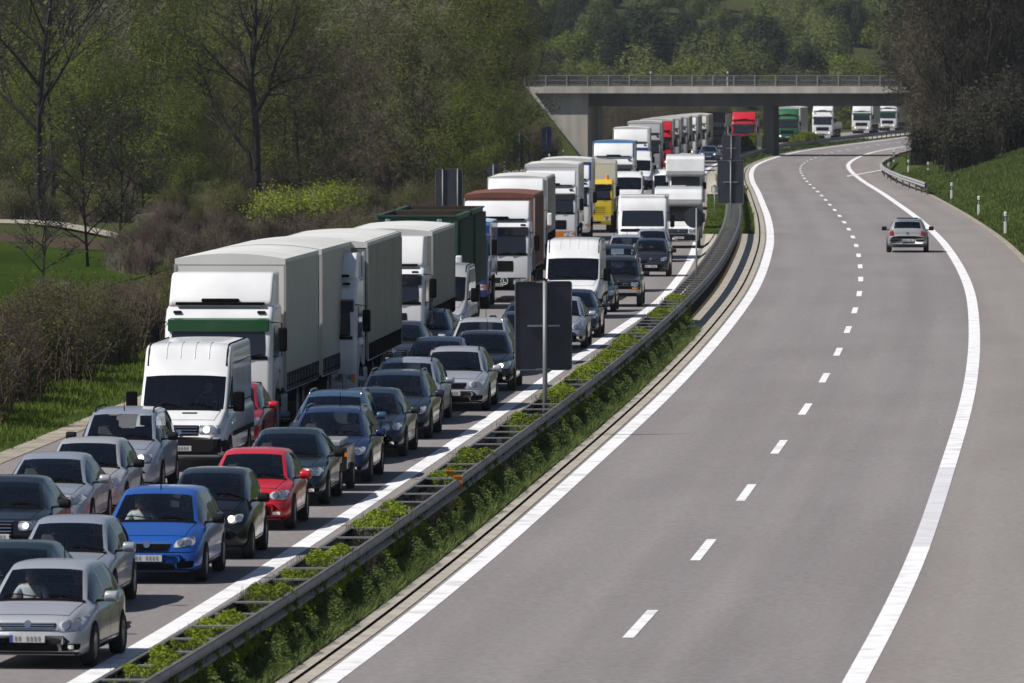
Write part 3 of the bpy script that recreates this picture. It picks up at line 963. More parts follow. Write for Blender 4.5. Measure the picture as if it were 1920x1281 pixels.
SP['compact_estate'] = spec(L=4.45, W=1.84, plan=scale_plan(4.45), bot=scale_bot(4.45),
    top=[(0, .50), (.015, .59), (.04, .68), (.12, .765), (.30, .83), (.65, .92), (1.02, 1.00), (1.30, 1.15), (1.62, 1.34), (1.90, 1.45), (2.3, 1.51), (3.2, 1.50), (4.0, 1.42), (4.25, 1.12), (4.33, 1.0), (4.40, .93), (4.45, .70)],
    belt=[(0, .52), (.1, .62), (.35, .73), (1.0, .90), (2.0, .94), (3.3, .98), (4.45, 1.0)], yc=1.02, yr=1.90, ye=4.0, yt=4.33, yg0=1.18, yg1=3.95,
    rw=.67, axles=(.86, 3.50), yseat=1.95, pillars=[2.2, 3.08, 3.6], face=dict(FACE_LOW, headlight=[(.44, .61), (.80, .65), (.78, .81), (.50, .74)]), tail=TAIL, mirror=M['trim'], antenna=(2.1, 0), rim=M['rim'])
SP['saloon'] = spec(L=4.6, W=1.79, plan=scale_plan(4.6), bot=scale_bot(4.6),
    top=[(0, .50), (.015, .59), (.04, .675), (.12, .745), (.35, .79), (.75, .86), (1.20, .92), (1.50, 1.08), (1.85, 1.26), (2.12, 1.345), (2.5, 1.41), (3.0, 1.405), (3.45, 1.34), (3.85, 1.12), (4.05, 1.0), (4.3, .98), (4.5, .96), (4.6, .74)],
    belt=[(0, .52), (.1, .60), (.35, .68), (1.2, .84), (2.2, .88), (3.6, .91), (4.6, .92)], yc=1.20, yr=2.12, ye=3.45, yt=4.05, yg0=1.33, yg1=3.75,
    rw=.64, axles=(.88, 3.55), yseat=2.1, pillars=[2.38, 3.20], face=FACE_WIDE, tail=TAIL)
SP['city_car'] = spec(L=3.4, W=1.60, plan=scale_plan(3.4), bot=scale_bot(3.4),
    top=[(0, .52), (.015, .62), (.04, .72), (.10, .82), (.25, .90), (.45, .97), (.62, 1.03), (.85, 1.20), (1.15, 1.38), (1.42, 1.475), (1.8, 1.53), (2.4, 1.52), (2.95, 1.44), (3.15, 1.2), (3.25, 1.05), (3.35, .95), (3.4, .75)],
    belt=[(0, .56), (.1, .70), (.35, .82), (.8, .92), (1.6, .96), (2.4, 1.0), (3.4, 1.02)], yc=.62, yr=1.42, ye=2.95, yt=3.25, yg0=.75, yg1=2.85,
    rw=.70, axles=(.55, 2.85), yseat=1.45, zseat=.62, R=.29, pillars=[1.95], face=dict(headlight=[(.40, .60), (.68, .70), (.66, .83), (.42, .74)], plate=.42, badge=.72, lamp=.06, round=.9, bonnet=.16,
    mid=[('bumper_intake', [(-.40, .26), (.40, .26), (.34, .36), (-.34, .36)], M['black'], .008)]), tail=TAIL, mirror=M['trim'])
SP['mpv'] = spec(L=4.3, W=1.80, plan=scale_plan(4.3), bot=scale_bot(4.3),
    top=[(0, .52), (.015, .63), (.04, .74), (.10, .84), (.30, .92), (.60, 1.00), (.90, 1.06), (1.15, 1.22), (1.45, 1.45), (1.72, 1.56), (2.1, 1.62), (3.2, 1.62), (4.0, 1.55), (4.15, 1.3), (4.20, 1.1), (4.26, 1.0), (4.3, .75)],
    belt=[(0, .56), (.1, .70), (.35, .82), (1.0, .98), (2.0, 1.03), (3.3, 1.06), (4.3, 1.08)], yc=.90, yr=1.72, ye=4.0, yt=4.20, yg0=1.02, yg1=3.95,
    rw=.70, axles=(.82, 3.45), yseat=1.85, zseat=.66, R=.31, pillars=[2.05, 3.0], face=dict(headlight=[(.44, .62), (.76, .66), (.74, .84), (.48, .80)], plate=.44, badge=.74, lamp=.065, round=.9,
    side=[('fog_lamp', [(.50, .32), (.62, .32), (.62, .42), (.50, .42)], M['reflector'])],
    mid=[('grille', [(-.34, .66), (.34, .66), (.38, .76), (-.38, .76)], M['black'], .008), ('bumper_intake', [(-.55, .27), (.55, .27), (.5, .38), (-.5, .38)], M['black'], .008)]), tail=TAIL,
    rails=M['trim'], mirror=M['trim'], antenna=(1.85, 0))
SP['off_roader'] = spec(L=4.5, W=1.82, plan=[(0, .82), (.03, .90), (.10, .95), (.3, .98), (1.4, 1.0), (3.6, 1.0), (4.3, .98), (4.5, .92)], bot=[(0, .42), (.3, .36), (3.8, .36), (4.5, .45)],
    top=[(0, .80), (.03, .92), (.10, .98), (.35, 1.01), (.8, 1.05), (1.25, 1.09), (1.45, 1.25), (1.72, 1.50), (1.90, 1.64), (2.2, 1.72), (3.3, 1.73), (4.2, 1.68), (4.35, 1.3), (4.40, 1.1), (4.45, 1.0), (4.5, .8)],
    belt=[(0, .72), (.1, .86), (.35, .93), (1.2, 1.02), (2.2, 1.04), (3.6, 1.06), (4.5, 1.06)], yc=1.25, yr=1.90, ye=4.2, yt=4.40, yg0=1.35, yg1=4.1,
    rw=.76, axles=(.85, 3.50), yseat=2.1, zseat=.78, R=.37, pillars=[2.28, 3.15], face=dict(headlight=[(.55, .72), (.80, .72), (.80, .86), (.55, .86)], plate=.55, badge=.80, lamp=.06, round=.2,
    side=[('indicator', [(.58, .63), (.80, .63), (.80, .69), (.58, .69)], M['amber'])],
    mid=[('grille', [(-.48, .70), (.48, .70), (.50, .87), (-.50, .87)], M['trim'], .008), ('bumper_bar', [(-.85, .50), (.85, .50), (.85, .62), (-.85, .62)], M['steel'], .03)], slats=(-.45, .45, (.75, .82))), tail=TAIL, mirror=M['trim'], rails=M['steel'])

# tall vans: the same loft with an upright cab and a load body without side glass
def van_spec(L, W, H, roofy, panel=True, **k):
    d = spec(L=L, W=W, plan=[(0, .74), (.03, .82), (.10, .89), (.25, .94), (.6, .975), (1.2, 1.0), (L - .3, 1.0), (L, .98)],
        bot=[(0, .42), (.06, .34), (.4, .30), (L - .6, .32), (L, .42)],
        top=[(0, .74), (.03, .86), (.10, .96), (.35, 1.10), (.65, 1.22), (.80, 1.27), (1.00, 1.45), (1.30, 1.78), (1.52, 2.00), (roofy, H - .06), (roofy + .35, H), (L - .4, H), (L - .10, H - .05), (L - .06, H - .3), (L - .02, 1.4), (L, .9)],
        belt=[(0, .68), (.1, .82), (.35, .96), (.8, 1.16), (1.4, 1.22), (L, 1.24)], yc=.80, yr=1.52, ye=L - .06, yt=L - .02, yg0=1.0, yg1=2.1,
        rw=.90, axles=(.85, L - 1.35), yseat=1.6, zseat=1.0, R=.35, pillars=[2.2], bulge=.6, crown=.06, hood_in=.09, doors=1, ydoor_end=2.25,
        face=dict(headlight=[(.50, .74), (.86, .76), (.84, .92), (.48, .90)], plate=.50, badge=.84, lamp=.07, round=.15, bonnet=.30,
                  mid=[('grille', [(-.44, .72), (.44, .72), (.46, .92), (-.46, .92)], M['black'], .008), ('bumper', [(-.90, .36), (.90, .36), (.92, .64), (-.92, .64)], M['trim'], .012)],
                  slats=(-.42, .42, (.77, .83, .89))),
        tail=dict(light=[(.80, .8), (.92, .8), (.92, 1.2), (.80, 1.2)], plate=.6, badge=1.2), mirror=M['black'], big_mirror=True, rear_seat=False, rear_glass=False, ymir=.45)
    d.update(k)
    return d
# ------------------------------------------------------------------ lorries
def curtain_side(mb, x, y0, y1, z0, z1, amp=.012, pitch=.8, ny=None, seed=0):
    """a slack curtain hanging in shallow folds (one side of a box body)"""
    rr = random.Random(seed)
    ny = ny or int((y1 - y0) / .12)
    nz = 7
    s_ = 1 if x > 0 else -1
    ph = rr.random() * 6
    vs, fs = [], []
    for j in range(nz + 1):
        t = j / nz
        for i in range(ny + 1):
            y = y0 + (y1 - y0) * i / ny
            d = amp * (math.sin(y / pitch * 6.28 + ph + .6 * math.sin(t * 3)) + .6 * math.sin(y / pitch * 2.3 + 2 * t)) * (1 - abs(2 * t - 1) ** 4)
            vs.append((x + s_ * (.012 + amp + d), y, z0 + (z1 - z0) * t))
    for j in range(nz):
        for i in range(ny):
            a = j * (ny + 1) + i
            f = (a, a + 1, a + ny + 2, a + ny + 1)
            fs.append(f if s_ > 0 else f[::-1])
    mb.add(vs, fs)

def box_body(root, y0, y1, z0, z1, hw, front_m, side_m, roof_m, arch=.08, ribs=False, straps=True, split=None, seed=0, open_top=False, name='box_body'):
    """box superstructure: headboard and frame, side curtains or panels, roof sheet"""
    mb = MB()
    e = .05
    if open_top:
        t = .06
        mb.box(-hw, hw, y0, y0 + t, z0, z1); mb.box(-hw, hw, y1 - t, y1, z0, z1)
        mb.box(-hw, -hw + t, y0 + t, y1 - t, z0, z1); mb.box(hw - t, hw, y0 + t, y1 - t, z0, z1)
        mb.box(-hw + t, hw - t, y0 + t, y1 - t, z0, z0 + .1)
        b = mb.build(name, side_m, root)
        r_ = MB(); k = y0 + .15
        while k < y1 - .1:
            for s_ in (-1, 1):
                a, c = sorted((s_ * (hw + .002), s_ * (hw + .11))); r_.box(a, c, k, k + .11, z0 + .1, z1 - .12)
            k += .36
        k = -hw + .2
        while k < hw - .1:
            r_.box(k, k + .07, y0 - .07, y0 - .002, z0 + .1, z1 - .12); k += .4
        r_.build('stiffener_ribs', side_m, b)
        rim = MB()
        rim.box(-hw - .05, hw + .05, y0 - .05, y0 + .08, z1 + .002, z1 + .05); rim.box(-hw - .05, hw + .05, y1 - .08, y1 + .05, z1 + .002, z1 + .05)
        for s_ in (-1, 1):
            a, c = sorted((s_ * (hw - .08), s_ * (hw + .05))); rim.box(a, c, y0 + .082, y1 - .082, z1 + .002, z1 + .05)
        rim.build('top_rim', side_m, b)
        ins = MB(); ins.box(-hw + .09, hw - .09, y1 - .10, y1 - .083, z0 + .12, z1 + .045)
        ins.box(-hw + .082, -hw + .10, y0 + .1, y1 - .11, z0 + .12, z1 + .045)
        ins.box(hw - .10, hw - .082, y0 + .1, y1 - .11, z0 + .12, z1 + .045)
        ins.build('rusty_inside', PC['rust'], b)
        return b
    mb.rbox(-hw, hw, y0, y1, z0, z1 - .02, .03)
    b = mb.build(name, front_m, root)
    rf = MB(); n = 8; vs = []; fs = []
    for yy in (y0 - .01, y1 + .01):
        for k in range(n + 1):
            x = (hw + .015) * (2 * k / n - 1)
            vs.append((x, yy, z1 - .03 + arch * (1 - (2 * k / n - 1) ** 2)))
        vs.append((hw + .015, yy, z1 - .16)); vs.append((-hw - .015, yy, z1 - .16))
    m_ = n + 3
    for k in range(m_): fs.append((k, (k + 1) % m_, m_ + (k + 1) % m_, m_ + k))
    fs.append(tuple(reversed(range(m_)))); fs.append(tuple(m_ + k for k in range(m_)))
    rf.add(vs, fs); rf.build('roof', roof_m, b)
    if ribs:
        r_ = MB(); k = y0 + .12
        while k < y1 - .1:
            for s_ in (-1, 1):
                a, c = sorted((s_ * (hw + .002), s_ * (hw + .03))); r_.box(a, c, k, k + .14, z0 + .12, z1 - .18)
            k += .28
        k = -hw + .15
        while k < hw - .12:
            r_.box(k, k + .14, y0 - .03, y0 - .002, z0 + .12, z1 - .18); k += .28
        r_.build('corrugation', side_m, b)
    else:
        for s_ in (-1, 1):
            c = MB(); curtain_side(c, s_ * hw, y0 + .10, y1 - .06, z0 + .22, z1 - .12, seed=seed + s_)
            c.build('side_curtain', side_m, b, smooth=True)
    if straps:
        st = MB()
        for s_ in (-1, 1):
            a, c = sorted((s_ * (hw + .003), s_ * (hw + .03)))
            st.box(a, c, y0 + .1, y1 - .1, z0 + .02, z0 + .05)
            k = y0 + .2
            while k < y1 - .2:
                a, c = sorted((s_ * (hw + .032), s_ * (hw + .055))); st.box(a, c, k, k + .05, z0 - .06, z0 + .34); k += .34
        st.build('curtain_straps', M['trim'], b)
        sk = MB()
        for s_ in (-1, 1):
            a, c = sorted((s_ * (hw + .002), s_ * (hw + .012))); sk.box(a, c, y0 + .05, y1 - .05, z0 - .10, z0 + .20)
        sk.build('side_rave', M['steel'], b)
    for yy in (y0 + .03, y1 - .03):
        for s_ in (-1, 1):
            pm_ = MB(); a, c = sorted((s_ * (hw - .02), s_ * (hw + .035))); pm_.box(a, c, yy - .05, yy + .05, z0 - .05, z1 - .165)
            pm_.build('corner_post', M['steel'], b)
    return b

def make_cab(root, C):
    """forward-control lorry cab; y=0 is the front"""
    W = C.get('W', 2.45); hw = W / 2
    H = C.get('H', 2.95); L = C.get('L', 2.15); zw = C.get('zw', 1.75); zt = C.get('zt', 2.60)
    pm = C['paint']
    prof = [(.06, .42), (0, .60), (-.01, 1.0), (0.0, 1.45), (.03, zw), (.03 + (zt - zw) * .22, zt), (.34, zt + (H - zt) * .45), (.52, H - .04), (.75, H), (L - .1, H), (L, H - .1), (L, 1.0), (L - .15, .95), (1.85, .95), (1.72, 1.12), (1.35, 1.22), (1.0, 1.12), (.82, .9), (.72, .5), (.65, .42)]
    mb = MB(); mb.pillow(prof, -hw, hw, .13, 4)
    cab = mb.build('cab', pm, root, smooth=False)
    for p in cab.data.polygons: p.use_smooth = len(p.vertices) == 4
    bv = bvh_of(cab)
    out = [bv]
    mb = MB(); patch(bv, [(-hw + .14, zw + .02), (hw - .14, zw + .02), (hw - .19, zt - .02), (-hw + .19, zt - .02)], 'front', 12, 5, .012, .06, mb)
    ws = mb.build('windscreen', M['glass_dark'], root, smooth=True)
    mb = MB(); patch(bv, [(-hw + .10, zw - .06), (hw - .10, zw - .06), (hw - .10, zw + .02), (-hw + .10, zw + .02)], 'front', 12, 1, .014, 0, mb); mb.build('screen_rubber', M['black'], root)
    for x0 in (-.62, .02, .55):
        mb = MB(); mb.tube([(x0, -.02, zw - .03), (x0 + .45, -.02 + .03, zw + .07)], .014, 4); mb.build('wiper', M['black'], root)
    # sun visor
    mb = MB()
    vy = .03 + (zt - zw) * .22
    mb.pillow([(vy - .03, zt - .22), (vy - .10, zt - .24), (vy - .12, zt + .02), (vy + .02, zt + .06), (vy + .06, zt + .02)], -hw + .08, hw - .08, .03)
    if C.get('visor', 1): mb.build('sun_visor', C.get('visor', M['glass_dark']), root)
    for s_ in (-1, 1):
        sd_ = 'right' if s_ > 0 else 'left'
        mb = MB(); patch(bv, [(.34, zw - .12), (1.45, zw - .02), (1.42, zt - .12), (.52, zt - .12)], sd_, 8, 4, .012, .1, mb); mb.build('side_window', M['glass_dark'], root)
        mb = MB()
        for c in ([(.27, .75), (.285, .75), (.285, 2.5), (.27, 2.5)], [(1.55, 1.2), (1.565, 1.2), (1.565, 2.5), (1.55, 2.5)]): patch(bv, c, sd_, 1, 8, .006, 0, mb)
        mb.build('door_seam', M['black'], root)
        mb = MB(); patch(bv, [(1.30, 1.45), (1.50, 1.45), (1.50, 1.52), (1.30, 1.52)], sd_, 2, 1, .03, 0, mb); mb.build('door_handle', M['black'], root)
        # mirrors on arms
        mb = MB(); a, c = sorted((s_ * (hw + .12), s_ * (hw + .32))); mb.rbox(a, c, .16, .28, zw + .12, zw + .66, .05)
        mi = mb.build('mirror', C.get('mirror', M['black']), root)
        mb = MB(); mb.tube([(s_ * (hw - .05), .2, zw + .78), (s_ * (hw + .2), .22, zw + .76), (s_ * (hw + .2), .22, zw + .02), (s_ * (hw - .05), .24, zw)], .016, 5); mb.build('mirror_arm', M['black'], mi)
        mb = MB(); a, c = sorted((s_ * .62, s_ * 1.10)); patch(bv, [(a, .66), (c, .66), (c, .86), (a, .86)], 'front', 6, 3, .014, .2, mb)
        hl = mb.build('headlight', M['lens'], root, smooth=True)
        x_ = s_ * .78; mb = MB(); patch(bv, [(x_ - .08, .68), (x_ + .08, .68), (x_ + .08, .84), (x_ - .08, .84)], 'front', 6, 6, .020, 1.0, mb)
        mb.build('lamp', M['lit'] if C.get('lights') else M['reflector'], hl)
        mb = MB(); a, c = sorted((s_ * 1.11, s_ * 1.19)); patch(bv, [(a, .66), (c, .66), (c, .86), (a, .86)], 'front', 2, 2, .014, 0, mb); mb.build('indicator', M['amber'], root)
        mb = MB(); mb.box(*sorted((s_ * (hw - .30), s_ * (hw - .04))), .55, .95, .40, .46); mb.build('step', M['trim'], root)
    mb = MB()
    patch(bv, [(-1.16, .44), (1.16, .44), (1.19, .90), (-1.19, .90)], 'front', 16, 3, .007, 0, mb); mb.build('bumper', C.get('bumper', pm), root)
    mb = MB(); g0, g1 = C.get('grille', (.98, 1.42)); gx = C.get('gx', .75)
    patch(bv, [(-gx, g0), (gx, g0), (gx, g1), (-gx, g1)], 'front', 12, 4, .010, .06, mb)
    gr = mb.build('grille', C.get('grille_m', M['trim']), root)
    mb = MB()
    z = g0 + .07
    while z < g1 - .03:
        patch(bv, [(-gx + .05, z), (gx - .05, z), (gx - .05, z + .025), (-gx + .05, z + .025)], 'front', 10, 1, .024, 0, mb); z += .09
    mb.build('grille_slats', C.get('slat_m', M['black']), gr)
    mb = MB(); patch(bv, [(-.5, .48), (.5, .48), (.5, .60), (-.5, .60)], 'front', 8, 1, .014, 0, mb); mb.build('bumper_intake', M['black'], root)
    plate_part(bv, root, 0, .64)
    if C.get('deflector'):
        dm = C.get('deflector_m', pm); top = C['deflector']
        mb = MB(); mb.pillow([(.50, H - .06), (.55, H + .10), (.98, top - .08), (1.12, top), (L, top), (L, H - .1)], -hw + .06, hw - .06, .07, 3)
        d = mb.build('roof_deflector', dm, root)
        for p in d.data.polygons: p.use_smooth = len(p.vertices) == 4
        mb = MB(); mb.rbox(-hw + .22, hw - .22, .40, .56, H - .015, H + .05, .02); mb.build('deflector_gap', M['black'], d)
        mb = MB(); mb.rbox(-.42, .42, .44, .60, H + .055, H + .13, .02); mb.build('deflector_slot', M['black'], d)
        for x_ in (-.95, .95):
            mb = MB(); mb.rbox(x_ - .09, x_ + .09, .28, .40, H - .20, H - .14, .02); mb.build('marker_lamp', M['trim'], cab)
    if C.get('horns'):
        for s_ in (-1, 1):
            mb = MB(); mb.tube([(s_ * .8, .8, H - .02), (s_ * .8, .8, H + .22)], [.10, .07], 8); mb.build('beacon', C['horns'], root)
    if C.get('side_flap'):
        for s_ in (-1, 1):
            mb = MB(); a, c = sorted((s_ * (hw - .05), s_ * (hw - .01))); mb.box(a, c, L + .01, L + .45, 1.0, C.get('deflector', H)); mb.build('side_flap', pm, root)
    if C.get('ring'):
        # round emblem with a capital L
        x, z = C['ring']
        mb = MB(); pts = []
        for k in range(25):
            a = 2 * math.pi * k / 24
            pts.append(Vector((x + .125 * math.cos(a), -.045, z + .125 * math.sin(a))))
        mb.tube(pts, .012, 5, False); rg = mb.build('emblem_ring', M['sign_white'], root)
        mb = MB(); mb.box(x - .05, x - .022, -.055, -.035, z - .065, z + .075); mb.box(x - .0215, x + .055, -.055, -.035, z - .065, z - .038); mb.build('emblem_letter', M['sign_white'], rg)
        mb = MB(); mb.disc_y(x, -.028, z, .15, 18, .02); mb.build('emblem_disc', PC['green'], rg)
    return bv

def chassis(root, y0, y1, axles, r=.50, hw=1.22, tank=True, z=.95, guard=None):
    mb = MB()
    for s_ in (-1, 1):
        a, c = sorted((s_ * .35, s_ * .45)); mb.box(a, c, y0, y1, z - .28, z)
    k = y0 + .5
    while k < y1: mb.box(-.349, .349, k, k + .1, z - .25, z - .03); k += 1.4
    mb.build('chassis', M['chassis'], root)
    for y in axles:
        ax = MB(); ax.tube([(-hw + .2, y, r), (hw - .2, y, r)], .08, 6); a_ = ax.build('axle', M['chassis'], root)
        for s_ in (-1, 1): wheel(root, s_ * (hw), y, r, .32 if y < 2 else .55, M['steel'], 8)
        for s_ in (-1, 1):
            m2 = MB(); a, c = sorted((s_ * (hw - .42), s_ * (hw + .01)))
            pts = []
            vs, fs = [], []
            for k in range(9):
                an = math.pi * (.08 + .84 * k / 8)
                for x in (a, c): vs.append((x, y + math.cos(an) * (r + .09), r + math.sin(an) * (r + .09)))
            for k in range(8): fs.append((2 * k, 2 * k + 1, 2 * k + 3, 2 * k + 2))
            m2.add(vs, fs); m2.build('mudguard', M['black'], root)
    if tank:
        for s_ in (-1, 1):
            m2 = MB(); a, c = sorted((s_ * (hw - .62), s_ * (hw - .03))); m2.rbox(a, c, tank[0], tank[1], .42, .92, .08); m2.build('fuel_tank', M['steel'], root)
    if guard:
        m2 = MB()
        for s_ in (-1, 1):
            a, c = sorted((s_ * (hw - .04), s_ * (hw + .0)))
            for z_ in (.50, .80): m2.box(a, c, guard[0], guard[1], z_, z_ + .10)
        m2.build('side_guard', M['steel'], root)

def make_truck(name, T):
    root = empty(name)
    cab = T['cab']
    make_cab(root, cab)
    kind = T['kind']
    hw = 1.25
    if kind == 'semi':
        chassis(root, .5, 13.8 if not T.get('short') else 9, [1.38, 5.0] + ([9.6, 10.9, 12.2] if not T.get('short') else [7.6]), tank=(2.3, 3.7), guard=(5.8, 9.0) if not T.get('short') else None)
        y1 = T.get('y1', 15.0)
        box_body(root, 2.75, y1, 1.15, T.get('H', 4.0), hw, T['front'], T['side'], T['roof'], seed=T.get('seed', 1), ribs=T.get('ribs', False), straps=T.get('straps', True))
    elif kind == 'drawbar':
        chassis(root, .5, 9.2, [1.38, 5.6, 6.9], tank=(2.3, 3.7))
        box_body(root, 2.5, 9.9, 1.05, T.get('H', 4.0), hw, T['front'], T['side'], T['roof'], seed=T.get('seed', 1), arch=.12)
        tr = empty('drawbar_trailer'); tr.parent = root
        box_body(tr, 10.6, 18.2, 1.05, T.get('H', 4.0), hw, T['front'], T['side'], T['roof'], seed=T.get('seed', 1) + 5, arch=.12)
        chassis(tr, 10.3, 18, [12.6, 15.9], tank=None, guard=(13.4, 15.2))
    elif kind == 'skip':
        chassis(root, .5, 9, [1.38, 5.3, 6.6], tank=(2.3, 3.7))
        box_body(root, 2.9, 9.4, 1.10, T.get('H', 3.6), hw, T['front'], T['side'], T['roof'], open_top=True, name='skip_container')
        tr = empty('drawbar_trailer'); tr.parent = root
        box_body(tr, 11.0, 17.2, 1.10, T.get('H', 3.6), hw, T['front'], T['side'], T['roof'], open_top=True, name='skip_container')
        chassis(tr, 10.5, 17, [12.6, 15.5], tank=None)
    elif kind == 'rigid':
        chassis(root, .5, T.get('y1', 8) - .3, [1.38, T.get('y1', 8) - 2.0], tank=(2.3, 3.5))
        box_body(root, 2.45, T.get('y1', 8), 1.05, T.get('H', 3.6), 1.2, T['front'], T['side'], T['roof'], seed=T.get('seed', 1), straps=T.get('straps', False), ribs=T.get('ribs', False))
    elif kind == 'coachbuilt':
        chassis(root, .5, 6.0, [1.2, 4.9], r=.34, hw=1.05, tank=None, z=.75)
        mb = MB(); mb.rbox(-1.11, 1.11, 2.14, 6.6, .45, T['H'], .05); mb.build('living_body', T['front'], root)
        mb = MB(); mb.rbox(-1.02, 1.02, .62, 2.4, T['H'] - .15, T['H'] + .04, .06); mb.build('roof_fairing', T['front'], root)
    elif kind == 'flat':
        chassis(root, .5, 13.8, [1.38, 5.0, 9.6, 10.9, 12.2], tank=(2.3, 3.7), guard=(5.8, 9.0))
        mb = MB(); mb.rbox(-hw, hw, 2.75, 14, 1.15, 1.95, .03); mb.build('load_bed', T['side'], root)
        mb = MB(); mb.rbox(-hw, hw, 2.6, 2.72, 1.15, 2.6, .03); mb.build('headboard', T['front'], root)
        for y in (4.2, 5.0): 
            mb = MB(); mb.tube([(.6, y, 1.95), (.6, y, 3.7)], .12, 8); mb.build('load_post', M['chassis'], root)
    return root

# ------------------------------------------------------------------ motorhomes
def make_camper(name, P, L=6.2, W=2.25, H=2.95, alcove=True):
    root, bv = make_van_front(name, P)
    hw = W / 2
    y0 = P['yr'] + .12
    prof = [(y0 + .35, .42), (y0 + .25, 1.2), (y0 + .1, 1.95)]
    if alcove: prof += [(y0 - .85, 2.04), (y0 - 1.12, 2.12), (y0 - 1.16, 2.30), (y0 - .95, H - .25), (y0 - .70, H - .08), (y0 + .2, H)]
    else: prof += [(y0 + .1, 2.2), (y0 + .25, H - .1), (y0 + .4, H)]
    prof += [(L - .15, H), (L, H - .15), (L, .55), (L - .2, .42)]
    prof = prof[::-1]
    mb = MB(); mb.pillow(prof, -hw, hw, .06, 2)
    b = mb.build('living_body', P['paint'], root)
    bb = bvh_of(b)
    mb = MB()
    for s_ in ('left', 'right'):
        patch(bb, [(3.2, 1.45), (4.2, 1.45), (4.2, 1.95), (3.2, 1.95)], s_, 4, 3, .012, .1, mb)
    mb.build('side_window', M['glass_dark'], root)
    mb = MB(); mb.rbox(-.35, .35, y0 + .8, y0 + 1.4, H + .002, H + .07, .03); mb.build('roof_hatch', PC['cream'], root)
    return root

def make_van_front(name, P):
    root, bv = make_car(name, P)
    return root, bv

def van_extras(root, bv, P, H):
    """raised roof ribs, gutters and side mouldings of a panel van"""
    hw = P['W'] / 2
    L = P['L']
    for s_ in (-1, 1):
        mb = MB(); pts = []
        for k in range(16):
            y = P['yr'] + .15 + (L - P['yr'] - .6) * k / 15
            h = bv.ray_cast(Vector((s_ * (P['rw'] * hw - .07), y, 6)), Vector((0, 0, -1)))
            if h[0] is not None: pts.append(h[0] + Vector((0, 0, .006)))
        mb.tube(pts, .020, 5); mb.build('roof_gutter', M['trim'] if s_ > 0 else M['trim'], root)
    mb = MB()
    for x in (-.45, -.15, .15, .45):
        pts = []
        for k in range(6):
            y = P['yr'] + .25 + .9 * k / 5
            h = bv.ray_cast(Vector((x, y, 6)), Vector((0, 0, -1)))
            if h[0] is not None: pts.append(h[0] + Vector((0, 0, .002)))
        mb.tube(pts, .014, 4)
    mb.build('roof_rib', P['paint'], root)
    mb = MB()
    for z in (.70,):
        for s_ in ('left', 'right'): patch(bv, [(1.3, z), (L - .5, z), (L - .5, z + .10), (1.3, z + .10)], s_, 12, 1, .02, 0, mb)
    mb.build('side_moulding', M['trim'], root)
    mb = MB()
    for s_ in ('left', 'right'):
        for y in (2.9, 4.2):
            patch(bv, [(y, .75), (y + .012, .75), (y + .012, 2.2), (y, 2.2)], s_, 1, 10, .006, 0, mb)
        patch(bv, [(2.4, 1.32), (L - .3, 1.32), (L - .3, 1.345), (2.4, 1.345)], s_, 14, 1, .008, 0, mb)
        patch(bv, [(2.4, 2.18), (L - .3, 2.18), (L - .3, 2.20), (2.4, 2.20)], s_, 14, 1, .008, 0, mb)
    mb.build('panel_seam', M['trim'], root)
    mb = MB()
    for s_ in ('left', 'right'): patch(bv, [(.03, .34), (.46, .34), (.46, .66), (.03, .66)], s_, 5, 3, .012, 0, mb)
    mb.build('bumper_corner', M['trim'], root)

